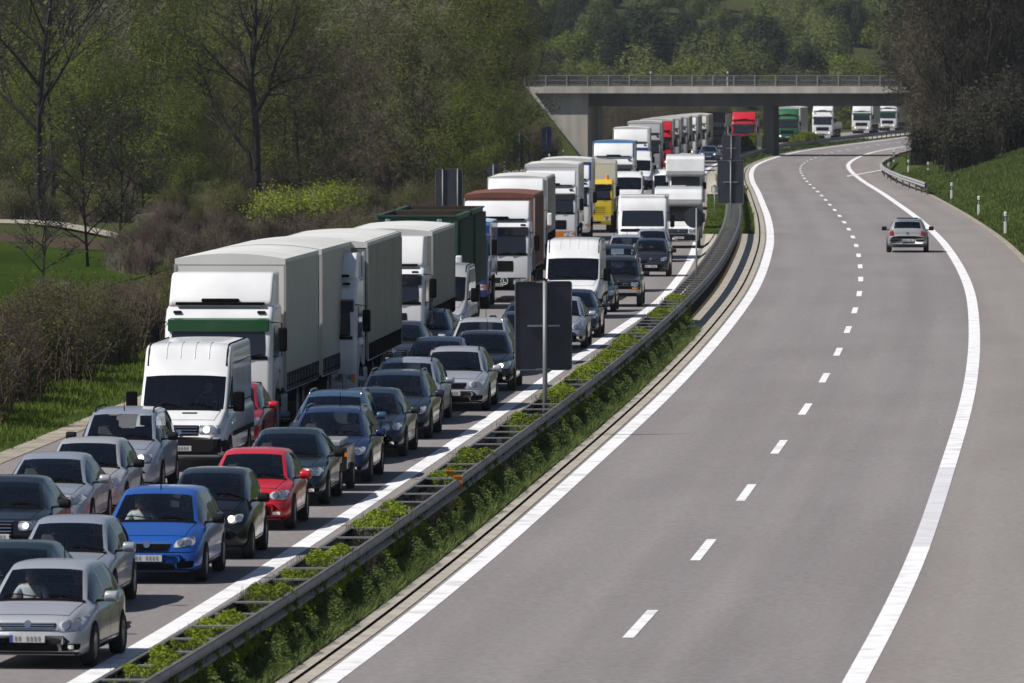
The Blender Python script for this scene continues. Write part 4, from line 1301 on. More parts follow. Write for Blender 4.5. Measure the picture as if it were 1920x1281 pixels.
# ------------------------------------------------------------------ people
_person = {}
def person(shirt, loc, rz, label, group=None):
    """a seated figure, hands forward at wheel height; built once, then copied"""
    if 'base' not in _person:
        me = bpy.data.meshes.new('person')
        J = []; E_ = []; RR = []
        def a(p, r, par=None):
            J.append(p); RR.append(r)
            if par is not None: E_.append((par, len(J) - 1))
            return len(J) - 1
        pel = a((0, 0, .10), (.16, .12)); bel = a((0, .05, .26), (.15, .11), pel); ch = a((0, .10, .42), (.17, .12), bel); up = a((0, .12, .53), (.13, .09), ch)
        nk = a((0, .11, .61), (.055, .055), up); hd = a((0, .085, .69), (.075, .085), nk); tp = a((0, .08, .77), (.082, .095), hd); tt = a((0, .09, .84), (.06, .07), tp)
        for s_ in (-1, 1):
            sh = a((s_ * .19, .12, .53), (.065, .065), up); el = a((s_ * .27, -.08, .33), (.045, .045), sh); wr = a((s_ * .18, -.32, .40), (.030, .026), el)
            pm_ = a((s_ * .17, -.39, .42), (.038, .02), wr)
            for k in range(4):
                f1 = a((s_ * (.145 + .018 * k), -.445 + .006 * abs(k - 1.5), .43), (.010, .010), pm_); a((s_ * (.145 + .018 * k), -.46, .395), (.008, .008), f1)
            t1 = a((s_ * .13, -.385, .435), (.011, .011), pm_); a((s_ * .125, -.42, .445), (.009, .009), t1)
            hp = a((s_ * .10, -.05, .09), (.09, .085), pel); kn = a((s_ * .17, -.46, .13), (.062, .062), hp); an = a((s_ * .17, -.72, -.22), (.042, .042), kn); a((s_ * .17, -.88, -.26), (.04, .035), an)
        me.from_pydata(J, E_, [])
        o = bpy.data.objects.new('person', me); COL.objects.link(o)
        md = o.modifiers.new('skin', 'SKIN'); md.use_smooth_shade = True
        for i, r in enumerate(RR): me.skin_vertices[0].data[i].radius = r
        me.skin_vertices[0].data[0].use_root = True
        sb = o.modifiers.new('sub', 'SUBSURF'); sb.levels = 1; sb.render_levels = 1
        dg = bpy.context.evaluated_depsgraph_get()
        m2 = bpy.data.meshes.new_from_object(o.evaluated_get(dg))
        bpy.data.objects.remove(o)
        m2.name = 'person'
        m2.materials.clear()
        m2.materials.append(M['shirt_light']); m2.materials.append(M['skin']); m2.materials.append(M['shirt_dark'])
        for p in m2.polygons:
            c = p.center
            p.use_smooth = True
            p.material_index = 1 if (c.z > .585 or (c.y < -.30 and c.z > .30)) else (2 if c.z < .12 else 0)
        # face: nose, brows, mouth and ears; hair as a cap
        hb = MB()
        vs, fs = [], []
        for j in range(7):
            th = math.pi * .5 * j / 6
            for k in range(14):
                ph = 2 * math.pi * k / 14
                zz = .80 + .085 * math.cos(th * 1.15)
                rr_ = .088 * math.sin(th * 1.15 + .02)
                y_ = .095 + rr_ * 1.12 * math.sin(ph)
                if math.sin(ph) < -.3 and zz < .845: zz = .845
                vs.append((rr_ * math.cos(ph), y_, zz))
        for j in range(6):
            for k in range(14): fs.append((j * 14 + k, j * 14 + (k + 1) % 14, (j + 1) * 14 + (k + 1) % 14, (j + 1) * 14 + k)[::-1])
        hb.add(vs, fs)
        fb = MB()
        fb.add([(0, -.03, .72), (-.015, 0, .715), (.015, 0, .715), (0, -.005, .765)], [(0, 2, 3), (0, 3, 1), (0, 1, 2)])
        for s_ in (-1, 1): fb.tube([(s_ * .078, .085, .70), (s_ * .085, .09, .75)], .013, 5)
        eb = MB()
        for s_ in (-1, 1): eb.box(s_ * .032 - .012, s_ * .032 + .012, -.012, .0, .748, .758)
        eb.box(-.024, .024, -.008, .006, .684, .691)
        _person['base'] = (m2, hb, fb, eb)
        o = bpy.data.objects.new('person', m2); COL.objects.link(o)
        hair = hb.build('hair', M['hair'], o, smooth=True)
        fb.build('nose_and_ears', M['skin'], o); eb.build('eyes_and_mouth', M['hair'], o)
        _person['obj'] = o; first = True
        root = o
    else:
        root = copy_tree(_person['obj'])
    root.location = loc; root.rotation_euler = (0, 0, rz)
    for s_ in root.material_slots: s_.link = 'OBJECT'
    for s_, m_ in zip(root.material_slots, (shirt, M['skin'], M['shirt_dark'])): s_.material = m_
    tag(root, label, 'person', group)
    return root
# ------------------------------------------------------------------ setting: ground, roads, markings
def stations():
    ys = []; y = 60.0
    while y < 640: ys.append(y); y += 3
    while y < 1300: ys.append(y); y += 6
    ys.append(1300.0)
    return ys
YS = stations()

def ribbon(name, us, mat_, y0=None, y1=None, dz=0.0, kind='structure', parent=None, zs=None, ys=None, uvx=None):
    """a sheet that follows the road between offsets us[0]..us[-1]; with UVs in metres"""
    yy = [y for y in (ys or YS) if (y0 is None or y >= y0) and (y1 is None or y <= y1)]
    if y0 is not None and yy[0] > y0 + .01: yy = [y0] + yy
    if y1 is not None and yy[-1] < y1 - .01: yy = yy + [y1]
    vs, fs, uv = [], [], []
    n = len(us)
    for y in yy:
        for k, u in enumerate(us):
            vs.append(rp(u, y, dz + (zs[k] if zs else 0)))
            uv.append((u, y))
    for i in range(len(yy) - 1):
        for k in range(n - 1):
            fs.append((i * n + k, i * n + k + 1, (i + 1) * n + k + 1, (i + 1) * n + k))
    me = bpy.data.meshes.new(name)
    me.from_pydata(vs, [], fs)
    me.materials.append(mat_)
    l = me.uv_layers.new(name='UVMap')
    for lp in me.loops: l.data[lp.index].uv = uv[lp.vertex_index]
    me.update()
    o = bpy.data.objects.new(name, me)
    COL.objects.link(o)
    o.parent = parent
    if kind: o['kind'] = kind
    return o

# ground: one sheet out to the horizon
us = [-900, -500, -300, -200, -150, -120, -100, -85, -72, -62, -54, -47, -41, -36, -31, -27, -24, -21.5, -19.5, -18, -16.5, -15.4, -14.6, -13.9, -13.5, -12, -9, -6, -3, 0, 3, 6, 9, 10.6, 11.0, 11.6, 12.4, 13.5, 15, 17, 19, 21, 23, 26, 30, 35, 42, 52, 65, 80, 100, 130, 180, 260, 400, 700, 1200]
gy = [-60, 0, 40] + [60 + 4 * i for i in range(150)] + [664 + 8 * i for i in range(70)] + [1230 + 14 * i for i in range(60)] + [2080 + 60 * i for i in range(24)]
vs, fs = [], []
for y in gy:
    for u in us:
        x = XC(y) + u
        vs.append((x, y, ground(x, y)))
n = len(us)
for i in range(len(gy) - 1):
    for k in range(n - 1):
        fs.append((i * n + k, i * n + k + 1, (i + 1) * n + k + 1, (i + 1) * n + k))
mb = MB(); mb.add(vs, fs)
g = mb.build('ground', M['earth'], smooth=True); tag(g, kind='structure')

ribbon('road', [-12.6, -9, -6, -3.72], M['asphalt'])
ribbon('road', [.0, 3.75, 7.6], M['asphalt'])
ribbon('hard_shoulder', [7.6, 10.2], M['asphalt_shoulder'])
ribbon('road_margin', [-3.72, -3.15], M['asphalt_shoulder'])
ribbon('road_margin', [-.24, 0], M['asphalt_shoulder'])
ribbon('kerb_strip', [-3.15, -2.9, -2.6, -2.45], M['concrete_strip'], dz=.012)
ribbon('drainage_strip', [-.72, -.52], M['concrete_strip'], dz=.015)
ribbon('drainage_slot', [-.52, -.45], M['black'], dz=-.02)
ribbon('drainage_strip', [-.45, -.24], M['concrete_strip'], dz=.012)
ribbon('median_ground', [-2.45, -2.0, -1.4, -.72], M['soil'], 60, 262, dz=.03)
ribbon('median_ground', [-2.45, -2.0, -1.3], M['soil'], 262, 398, dz=.01)  # dark soil colour laid under the ladder struts
ribbon('median_paving', [-1.3, -1.0, -.72], M['concrete_strip'], 262, 398, dz=.01)
ribbon('median_ground', [-2.45, -2.0, -1.4, -.72], M['grass'], 398, 1300, dz=.03)
ribbon('verge', [-14.9, -13.4, -12.6], M['grass'], zs=[-.02, .01, -.01])
ribbon('gravel_shoulder', [-13.15, -12.55], M['track'], dz=.012)
ribbon('gravel_shoulder', [10.2, 10.5], M['track'], dz=.006)
# grass bank on the right
us_r = [10.35, 10.8, 11.6, 12.6, 14, 16, 18, 20, 23, 27]
vs, fs = [], []
yy = [y for y in YS if y < 760]
for y in yy:
    for u in us_r:
        x = XC(y) + u; vs.append((x, y, ground(x, y) + .05 if u > 10.6 else road_z(y) + .0))
n = len(us_r)
for i in range(len(yy) - 1):
    for k in range(n - 1): fs.append((i * n + k, i * n + k + 1, (i + 1) * n + k + 1, (i + 1) * n + k))
mb = MB(); mb.add(vs, fs); tag(mb.build('grass_bank', M['grass'], smooth=True), kind='structure')
# field and farm track on the left
vs, fs = [], []
for i, y in enumerate([300 + 8 * k for k in range(19)]):
    for j, u in enumerate([-70, -60, -50, -42, -36, -31, -27]):
        x = XC(y) + u; vs.append((x, y, ground(x, y) + .05))
for i in range(18):
    for j in range(6): fs.append((i * 7 + j, i * 7 + j + 1, (i + 1) * 7 + j + 1, (i + 1) * 7 + j))
mb = MB(); mb.add(vs, fs); tag(mb.build('field', M['field'], smooth=True), kind='structure')
vs, fs = [], []
for px, pa, pb in ((-100, 422, 440), (0, 424, 442), (90, 428, 447), (180, 434, 452), (250, 440, 456)):
    for q in (at(px, pb), at(px, pa)): vs.append((q[0], q[1], ground(q[0], q[1]) + .07))
for i in range(4): fs.append((2 * i, 2 * i + 2, 2 * i + 3, 2 * i + 1))
mb = MB(); mb.add(vs, fs); tag(mb.build('bare_soil', M['soil']), kind='structure')
pts = [at(-90, 400), at(0, 406), at(60, 410), at(120, 416), at(190, 423), at(230, 428), at(290, 430)]
pts = [(p[0], p[1], ground(p[0], p[1]) + .09) for p in pts]
vs, fs = [], []
for p in pts: vs += [(p[0], p[1] - 4.0, p[2]), (p[0], p[1] + 4.0, p[2] + .05)]
for i in range(len(pts) - 1): fs.append((2 * i, 2 * i + 2, 2 * i + 3, 2 * i + 1))
mb = MB(); mb.add(vs, fs); tag(mb.build('farm_track', M['track']), kind='structure')
# the paved lay-by seen left of the lorries far off
p0, p1 = at(925, 322), at(985, 318)
mb = MB(); c = [(p0[0] - 2, p0[1] - 25), (p1[0], p0[1] - 25), (p1[0] + 1, p0[1] + 25), (p0[0] - 1, p0[1] + 25)]
mb.add([(x, y, ground(x, y) + .16) for x, y in c], [(0, 1, 2, 3)]); tag(mb.build('lay_by', M['track']), kind='structure')

# markings
Y_CH1, Y_CH2 = 157.5, 180.0
ribbon('edge_line', [-.17, .17], M['mark'], dz=.006)
ribbon('edge_line', [7.43, 7.77], M['mark'], 60, 155, dz=.006)
ribbon('edge_line', [7.43, 7.77], M['mark_old'], 155, 182, dz=.006)
ribbon('edge_line', [7.43, 7.77], M['mark'], 182, 1300, dz=.006)
ribbon('edge_line', [-3.71, -3.37], M['mark'], dz=.006)
ribbon('edge_line', [-11.0, -10.8], M['mark_old'], dz=.006)
def dashes(u, start, w=.09):
    mb = MB(); y = start
    while y < 1250:
        a = rp(u - w, y, .006); b = rp(u + w, y, .006); c = rp(u + w, y + 6, .006); d = rp(u - w, y + 6, .006)
        mb.add([a, b, c, d], [(0, 1, 2, 3)]); y += 18.22
    tag(mb.build('lane_dashes', M['mark']), kind='structure')
dashes(3.74, 133.0 - 18.22 * 3)
dashes(-7.3, 130.0 - 18.22 * 3)
# branch line of the lay-by on the right
a = at(1588, 331); b = at(1656, 320)
mb = MB(); mb.add([(a[0], a[1] - 1.2, road_z(a[1]) + .012), (b[0], b[1] - 1.2, road_z(b[1]) + .05), (b[0], b[1] + 1.4, road_z(b[1]) + .05), (a[0], a[1] + 1.4, road_z(a[1]) + .012)], [(0, 1, 2, 3)])
tag(mb.build('branch_line', M['mark']), kind='structure')
vs = [rp(10.2, 560, -.01), rp(12.9, 625, .03), rp(12.9, 700, .03), rp(10.2, 760, -.01)]
mb = MB(); mb.add(vs, [(0, 1, 2, 3)]); tag(mb.build('lay_by', M['asphalt_shoulder']), kind='structure')

# ------------------------------------------------------------------ guard rails
def w_beam(mb, u, y0, y1, face, step=4.0, z=.75):
    prof = [(0, 0), (.035, -.02), (.075, -.055), (.075, -.095), (.03, -.135), (.0, -.155), (.03, -.175), (.075, -.215), (.075, -.255), (.035, -.29), (0, -.31)]
    ys = []; y = y0
    while y < y1: ys.append(y); y += step
    ys.append(y1)
    vs, fs = [], []
    n = len(prof)
    for y in ys:
        for a, b in prof: vs.append(rp(u + face * a, y, z + b))
    for i in range(len(ys) - 1):
        for k in range(n - 1):
            f = (i * n + k, i * n + k + 1, (i + 1) * n + k + 1, (i + 1) * n + k)
            fs.append(f if face < 0 else f[::-1])
    mb.add(vs, fs)
def flange(mb, u, y0, y1, face, step=4.0, z=.75):
    ys = []; y = y0
    while y < y1: ys.append(y); y += step
    ys.append(y1)
    vs, fs = [], []
    for y in ys: vs += [rp(u - face * .05, y, z + .002), rp(u + face * .012, y, z + .002), rp(u + face * .012, y, z - .02), rp(u - face * .05, y, z - .02)]
    for i in range(len(ys) - 1):
        for k in range(4):
            k2 = (k + 1) % 4; f = (i * 4 + k, i * 4 + k2, (i + 1) * 4 + k2, (i + 1) * 4 + k); fs.append(f)
    mb.add(vs, fs)

rail = empty('guard_rail', rp(-1.7, 110))
tag(rail, 'long double steel guard rail with ladder-like cross struts running down the median', 'guard rail')
def loc(o, root):            # parent without moving
    o.parent = root; o.matrix_parent_inverse = Matrix.Translation(-Vector(root.location)); return o
for u, f in ((-1.38, 1), (-2.06, -1)):
    mb = MB(); w_beam(mb, u, 100, 560, f); flange(mb, u, 100, 560, f); loc(mb.build('rail', M['rail_steel'], smooth=False), rail)
Yp = [108 + 4 * k for k in range(100)]
mb = MB(); mb.box(-.05, .05, -.03, .03, 0, .70)
post0 = mb.build('post', M['steel_dark'])
for i, y in enumerate(Yp):
    o = post0 if i == 0 else post0.copy()
    if i: COL.objects.link(o)
    o.location = rp(-1.72, y, 0); loc(o, rail)
mb = MB(); mb.box(-.31, .31, -.07, .07, .73, .755)
sp0 = mb.build('cross_strut', M['strut'])
ystr = [112 + 2.6 * k for k in range(175)]
near = [y for y in ystr if y < 262 + 110][:100]
for i, y in enumerate(near):
    o = sp0 if i == 0 else sp0.copy()
    if i: COL.objects.link(o)
    o.location = rp(-1.72, y, 0); loc(o, rail)
mb = MB()
for y in ystr:
    if y not in near:
        p = rp(-1.72, y, 0); mb.box(p[0] - .31, p[0] + .31, y - .12, y + .12, p[2] + .73, p[2] + .755)
o = mb.build('cross_strut', M['strut']); loc(o, rail); o['kind'] = 'stuff'
# bolts with reflectors: small bright studs along the beam
mb = MB()
for y in [112 + 4 * k for k in range(60)]:
    p = rp(-1.38, y, 0); mb.box(p[0] + .0, p[0] + .045, y - .02, y + .02, p[2] + .575, p[2] + .615)
o = mb.build('rail_bolts', M['steel_dark']); loc(o, rail)
# far stretch of the median rail
rail2 = empty('guard_rail', rp(-1.3, 560))
tag(rail2, 'distant steel guard rail curving right along the median under the overbridge', 'guard rail')
for u, f in ((-1.38, 1), (-2.06, -1)):
    mb = MB(); w_beam(mb, u, 560, 1250, f, 8); loc(mb.build('rail', M['steel_dark']), rail2)
mb = MB(); mb.box(-.06, .06, -.04, .04, 0, .70); pst = mb.build('post', M['steel_dark'])
for i in range(70):
    y = 564 + 8 * i
    o = pst if i == 0 else pst.copy()
    if i: COL.objects.link(o)
    o.location = rp(-1.72, y, 0); loc(o, rail2)
# orange clamp plates on the near rail
a = at(785, 1010)
for k, (dy, du) in enumerate(((0, 0), (1.9, -.30))):
    y = 163.5 + dy; mb = MB()
    mb.box(-.08, .08, -.02, .02, .56 if k == 0 else .74, .80); mb.box(-.09, .09, -.04, .04, .803, .825)
    o = mb.build('marker_plate', M['orange']); o.location = rp(-1.36 + du, y, 0)
    tag(o, ('orange plate clamped on the median rail beam, facing the empty carriageway' if k == 0 else 'orange plate just behind the front one, over the hedge'), 'marker plate')
# right-hand rail at the lay-by with its buried end
rail3 = empty('guard_rail', rp(11.2, 545)); tag(rail3, 'short curved guard rail with a ramped end at the lay-by on the right verge', 'guard rail')
pts = [(1742, 357, .10), (1736, 343, .72), (1715, 336, .75), (1690, 328, .75), (1668, 319, .75), (1656, 312, .75), (1652, 306, .75), (1660, 300, .75), (1676, 292, .75)]
P3 = []
for px, py, h in pts:
    # find ground distance whose rail top shows at py
    best = min((abs(y_img(d, HZ(d) - h) - py), d) for d in range(430, 800))
    d = best[1]; P3.append(((px - 960) * d / FPX, d, road_z(d) + h))
mb = MB(); vs = []; fs = []
for i, p in enumerate(P3):
    for a_, b_ in ((-.04, 0), (-.11, -.08), (-.04, -.16), (-.11, -.24), (-.04, -.31)): vs.append((p[0] + a_, p[1], p[2] + b_ * (1 if i else .3)))
    for a_, b_ in ((.04, -.31), (.04, 0)): vs.append((p[0] + a_, p[1], p[2] + b_ * (1 if i else .3)))
for i in range(len(P3) - 1):
    for k in range(7): fs.append((i * 7 + k, i * 7 + (k + 1) % 7, (i + 1) * 7 + (k + 1) % 7, (i + 1) * 7 + k))
mb.add(vs, fs); loc(mb.build('rail', M['steel']), rail3)
for i in range(1, len(P3) - 1):
    for t in (0, .5):
        p = Vector(P3[i]).lerp(Vector(P3[i + 1]), t); mb = MB(); mb.box(p.x + .05, p.x + .13, p.y - .04, p.y + .04, p.z - .9, p.z - .02); loc(mb.build('post', M['steel_dark']), rail3)

# ------------------------------------------------------------------ delineator posts
def delineator(loc_, label, group, hgt=1.0, cross=False):
    mb = MB(); mb.pillow([(-.05, 0), (.05, 0), (.05, hgt - .06), (0, hgt), (-.05, hgt - .03)], -.06, .06, .02)
    root = empty('delineator_post', loc_)
    mb.build('post_body', M['post_white'], root)
    mb = MB(); mb.box(-.066, .066, -.058, .058, hgt - .42, hgt - .20); b = mb.build('black_band', M['black'], root)
    mb = MB(); mb.box(-.03, .03, -.064, -.060, hgt - .40, hgt - .24); mb.build('reflector', M['lens'], b)
    tag(root, label, 'delineator post', group); return root
gr = 'white delineator posts on the right verge'
for (px, py, t) in ((1885, 437, 'nearest the camera'), (1835, 403, 'second from the camera'), (1784, 374, 'third from the camera, left of the grassy bend')):
    p = at(px, py); z = ground(p[0], p[1]) + .02
    delineator((p[0], p[1], p[2] - .02), 'white delineator post on the right verge, ' + t, gr)
for (px, py, t) in ((1740, 333, 'behind the end of the guard rail'), (1703, 328, 'behind the middle of the short guard rail'), (1676, 305, 'at the far bend of the short guard rail')):
    p = at(px, py); delineator((p[0], p[1], p[2]), 'white delineator post ' + t, gr, 1.1)
gl = 'small white posts along the left roadside far off'
for (px, py, t) in ((946, 312, 'left of the double-post road sign'), (1056, 292, 'on the far grass before the bridge wing wall'), (1030, 306, 'beside the blue sign')):
    p = at(px, py + 6); delineator((p[0], p[1], ground(p[0], p[1])), 'small white post ' + t, gl, 1.1)

# ------------------------------------------------------------------ signs (seen from behind)
def sign(px, py, wpx, hpx, top_px, label, base_h=0, posts=(0,), rnd=False, s=None, mat_=None, bar=True, panel_dx=0):
    """back of a road sign; (px,py) foot of the post in the photograph"""
    if s is None:
        best = min((abs(y_img(d, HZ(d) - base_h) - py), d) for d in [120 + .5 * k for k in range(1500)]); d = best[1]
    else: d = FPX / s
    s = FPX / d; x = (px - 960) / s
    root = empty('road_sign', (x, d, road_z(d)))
    ztop = 9 - (top_px - 100) / s - road_z(d)
    w_, h_ = wpx / s, hpx / s
    xo = panel_dx / s
    if rnd:
        mb = MB(); mb.disc_y(xo, 0.06, ztop - h_ / 2, h_ / 2, 28, .02); pn = mb.build('sign_panel', mat_ or M['sign_back'], root)
        mb = MB(); mb.tube([(xo + math.cos(a) * h_ / 2, .07, ztop - h_ / 2 + math.sin(a) * h_ / 2) for a in [2 * math.pi * k / 28 for k in range(29)]], .012, 5, False); mb.build('rim', M['trim'], pn)
    else:
        mb = MB(); prof = rect_prof(xo - w_ / 2, xo + w_ / 2, ztop - h_, ztop, .06, 4)
        n = len(prof); mb.add([(a, .05, b) for a, b in prof] + [(a, .075, b) for a, b in prof], [tuple(range(n)), tuple(n + k for k in reversed(range(n)))] + [(k, n + k, n + (k + 1) % n, (k + 1) % n) for k in range(n)])
        pn = mb.build('sign_panel', mat_ or M['sign_back'], root)
        mb = MB(); mb.tube([(a, .05, b) for a, b in prof + prof[:1]], .011, 5, False); mb.build('edge_profile', M['pole'], pn)
        if bar:
            for zz in (.5,) if bar == 1 else (.2, .8):
                mb = MB(); mb.box(xo - w_ * .28, xo + w_ * .28, .015, .045, ztop - h_ * zz - .018, ztop - h_ * zz + .018); mb.build('clamp_bar', M['steel'], pn)
            mb = MB(); mb.box(xo - w_ * .12, xo + w_ * .12, .03, .048, ztop - .03, ztop - .005); mb.box(xo - w_ * .12, xo + w_ * .12, .03, .048, ztop - h_ + .005, ztop - h_ + .03); mb.build('clamp', M['steel'], pn)
    for q in posts:
        mb = MB(); mb.tube([(q / s, 0, -1.0), (q / s, 0, ztop + (.03 if not rnd else -h_ * .03))], .055 if s > 60 else .032, 10); mb.build('post', M['pole'], root, smooth=True)
    if not rnd:
        mb = MB(); mb.tube([(posts[0] / s, 0, ztop + .03), (posts[0] / s, 0, ztop + .06)], .065, 10); mb.build('post_cap', M['trim'], root)
    tag(root, label, 'road sign')
    return root
sg_ = sign(1022, 768, 110, 166, 528, 'large dark rectangular sign back on a single post, nearest the camera in the median', .60, panel_dx=-2)
sg_.rotation_euler = (0, 0, R(15))
sign(1306, 522, 38, 38, 389, 'round sign back on a thin leaning post in the median ladder rail', .66, rnd=True, panel_dx=-4)
sign(1370, 415, 49, 81, 301, 'dark rectangular sign back on a single post beside the bend of the empty carriageway', .6)
sign(1371, 330, 34, 50, 253, 'smaller dark rectangular sign back directly behind and above the one at the bend', s=29)
sign(1365, 300, 14, 14, 236, 'small round sign back standing just behind the two stacked median signs', s=24, rnd=True)
sign(842, 470, 50, 80, 317, 'dark rectangular sign back on two pale posts, left roadside above the green container', s=41, posts=(-12, 16), bar=0)
sign(967, 345, 32, 54, 251, 'dark rectangular sign back on two posts by the far left lay-by', s=27.5, posts=(-7, 7), bar=0)
sign(925, 345, 25, 25, 307, 'round dark sign back on the left roadside beside the lay-by', s=39, rnd=True)
sign(598, 560, 28, 28, 434, 'round sign back peeping over the roof of the grey curtain lorry', s=58, rnd=True)
sign(1025, 310, 18, 42, 238, 'narrow blue sign on a slim post in front of the bridge wing wall', s=22.5, mat_=mat('sign_dark_blue', (.025, .05, .16), .6), bar=0)
sign(1340, 370, 12, 12, 349, 'small square white reflector board in the grassy median beside the white box van', s=36, mat_=M['sign_white'], bar=0)

# ------------------------------------------------------------------ overbridge
YB = 806.0
br = empty('overbridge', (20, YB, road_z(YB)))
tag(br, 'concrete road bridge with steel railing crossing both carriageways', 'bridge')
zr0 = road_z(YB)
def B(name, mb, m, parent=None, smooth=False):
    o = mb.build(name, m, None, smooth); o.parent = parent or br
    if parent is None: o.matrix_parent_inverse = Matrix.Translation(-Vector(br.location))
    return o
SK = .10     # skew: x shift per metre of depth, along the road
def slab(mb, x0, x1, y0, y1, z0, z1, sk=SK):
    v = []
    for z in (z0, z1):
        for x, y in ((x0, y0), (x1, y0), (x1, y1), (x0, y1)): v.append((x + sk * (y - YB), y, z))
    mb.add(v, [(0, 3, 2, 1), (4, 5, 6, 7), (0, 1, 5, 4), (1, 2, 6, 5), (2, 3, 7, 6), (3, 0, 4, 7)])
zf1, zf0, zg0 = 5.87, 5.27, 4.05
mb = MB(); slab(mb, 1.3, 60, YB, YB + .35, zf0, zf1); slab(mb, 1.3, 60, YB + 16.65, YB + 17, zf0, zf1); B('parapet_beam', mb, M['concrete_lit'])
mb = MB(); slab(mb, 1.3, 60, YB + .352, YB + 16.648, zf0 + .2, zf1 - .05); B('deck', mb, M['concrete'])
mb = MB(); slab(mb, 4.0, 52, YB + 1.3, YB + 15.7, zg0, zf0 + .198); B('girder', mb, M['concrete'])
mb = MB(); v = []
for y in (YB + .6, YB + 16.4):
    for x, z in ((1.6, 5.24), (7.0, 5.24), (7.0, -1.2), (6.3, -1.2)): v.append((x + SK * (y - YB), y, z))
mb.add(v, [(0, 3, 2, 1), (4, 5, 6, 7), (0, 1, 5, 4), (1, 2, 6, 5), (2, 3, 7, 6), (3, 0, 4, 7)])
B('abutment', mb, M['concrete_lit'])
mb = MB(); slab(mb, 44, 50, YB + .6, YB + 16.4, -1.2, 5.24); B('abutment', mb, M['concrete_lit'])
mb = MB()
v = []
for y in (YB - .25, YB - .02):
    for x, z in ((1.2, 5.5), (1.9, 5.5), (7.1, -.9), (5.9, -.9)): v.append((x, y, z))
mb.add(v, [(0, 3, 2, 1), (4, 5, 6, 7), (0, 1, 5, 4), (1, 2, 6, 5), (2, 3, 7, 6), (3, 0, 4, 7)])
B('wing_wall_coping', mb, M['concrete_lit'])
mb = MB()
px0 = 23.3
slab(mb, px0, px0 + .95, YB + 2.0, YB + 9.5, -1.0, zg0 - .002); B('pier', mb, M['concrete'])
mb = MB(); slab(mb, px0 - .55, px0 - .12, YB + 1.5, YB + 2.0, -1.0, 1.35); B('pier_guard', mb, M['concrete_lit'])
# railing: posts (parts) and the mesh of bars between them
mb = MB()
for yb_ in (YB + .17, YB + 16.8):
    sk = SK * (yb_ - YB)
    for z in (zf1 + .12, zf1 + .55, zf1 + 1.0): mb.tube([(1.0 + sk, yb_, z), (60 + sk, yb_, z)], .04, 5)
    x = 1.0
    while x < 42: mb.box(x + sk - .02, x + sk + .02, yb_ - .02, yb_ + .02, zf1 + .12, zf1 + 1.0); x += .13
B('railing_bars', mb, M['steel_dark'])
mb = MB(); mb.box(-.045, .045, -.045, .045, 0, 1.05)
ps = None
x = 1.2
while x < 42:
    o = ps.copy() if ps else mb.build('railing_post', M['steel'])
    if ps: COL.objects.link(o)
    else: ps = o
    o.parent = br; o.matrix_parent_inverse = Matrix.Translation(-Vector(br.location)); o.location = (x, YB + .10, zf1); x += 1.95
# approach road on the left embankment
mb = MB()
v = [(-60, YB + 1, 5.9), (2.5, YB + 1, 5.82), (3.5, YB + 16, 5.82), (-60, YB + 11, 5.9), (-75, YB - 14, -.8), (5.8, YB - 7, -.9)]
mb.add([(-60, YB - .3, 5.75), (1.4, YB - .3, 5.70), (2.9, YB + 17.3, 5.70), (-60, YB + 17.3, 5.75), (-60, YB - 13, -1.2), (6.6, YB - 9, -1.1), (6.6, YB + .5, -1.1), (-60, YB + 26, -1.2), (8.2, YB + 25, -1.1), (8.2, YB + 17, -1.1)],
       [(0, 1, 2, 3), (4, 5, 1, 0), (5, 6, 1), (3, 2, 8, 7), (2, 9, 8)])
tag(mb.build('embankment', M['earth']), kind='structure')
ap = empty('guard_rail', (-8, YB, 5.7)); tag(ap, 'pale guard rail on the bridge approach at the top of the left embankment', 'guard rail')
mb = MB(); mb.box(-12, 8.7, 0, .05, .42, .72); mb.build('rail', M['steel'], ap)
for k in range(10):
    mb = MB(); x = -11.5 + 2.2 * k; mb.box(x, x + .1, .052, .12, 0, .7); mb.build('post', M['steel_dark'], ap)
for (px, t) in ((782, 'at the left end of the bridge approach'), (1213, 'above the left span of the bridge'), (1358, 'above the bridge pier')):
    x = (px - 960) / 20.1; o = delineator((x + .4, YB + (4 if px > 1000 else 1.2), 5.83), 'small white post ' + t, 'white posts on the bridge road', 1.45)
# ------------------------------------------------------------------ vegetation
def quads_mesh(name, P, N, S, mat_, parent=None, elong=1.0, up=None):
    """leaf-sized quads at points P facing N with size S"""
    P = np.asarray(P, float); N = np.asarray(N, float); S = np.asarray(S, float)[:, None]
    n = len(P)
    a = np.cross(N, np.array([0.3, 0.5, 0.8])); a /= np.linalg.norm(a, axis=1)[:, None] + 1e-9
    b = np.cross(N, a); b /= np.linalg.norm(b, axis=1)[:, None] + 1e-9
    if up is not None: a = np.asarray(up, float)
    V = np.stack([P - a * S * elong, P - b * S * .55, P + a * S * elong, P + b * S * .55], 1).reshape(-1, 3)
    F = np.arange(4 * n).reshape(n, 4)
    me = bpy.data.meshes.new(name)
    me.vertices.add(4 * n); me.vertices.foreach_set('co', V.astype(np.float32).ravel())
    me.loops.add(4 * n); me.loops.foreach_set('vertex_index', F.ravel().astype(np.int32))
    me.polygons.add(n); me.polygons.foreach_set('loop_start', (np.arange(n) * 4).astype(np.int32)); me.polygons.foreach_set('loop_total', np.full(n, 4, np.int32))
    me.materials.append(mat_)
    me.update(calc_edges=True)
    o = bpy.data.objects.new(name, me); COL.objects.link(o); o.parent = parent
    return o

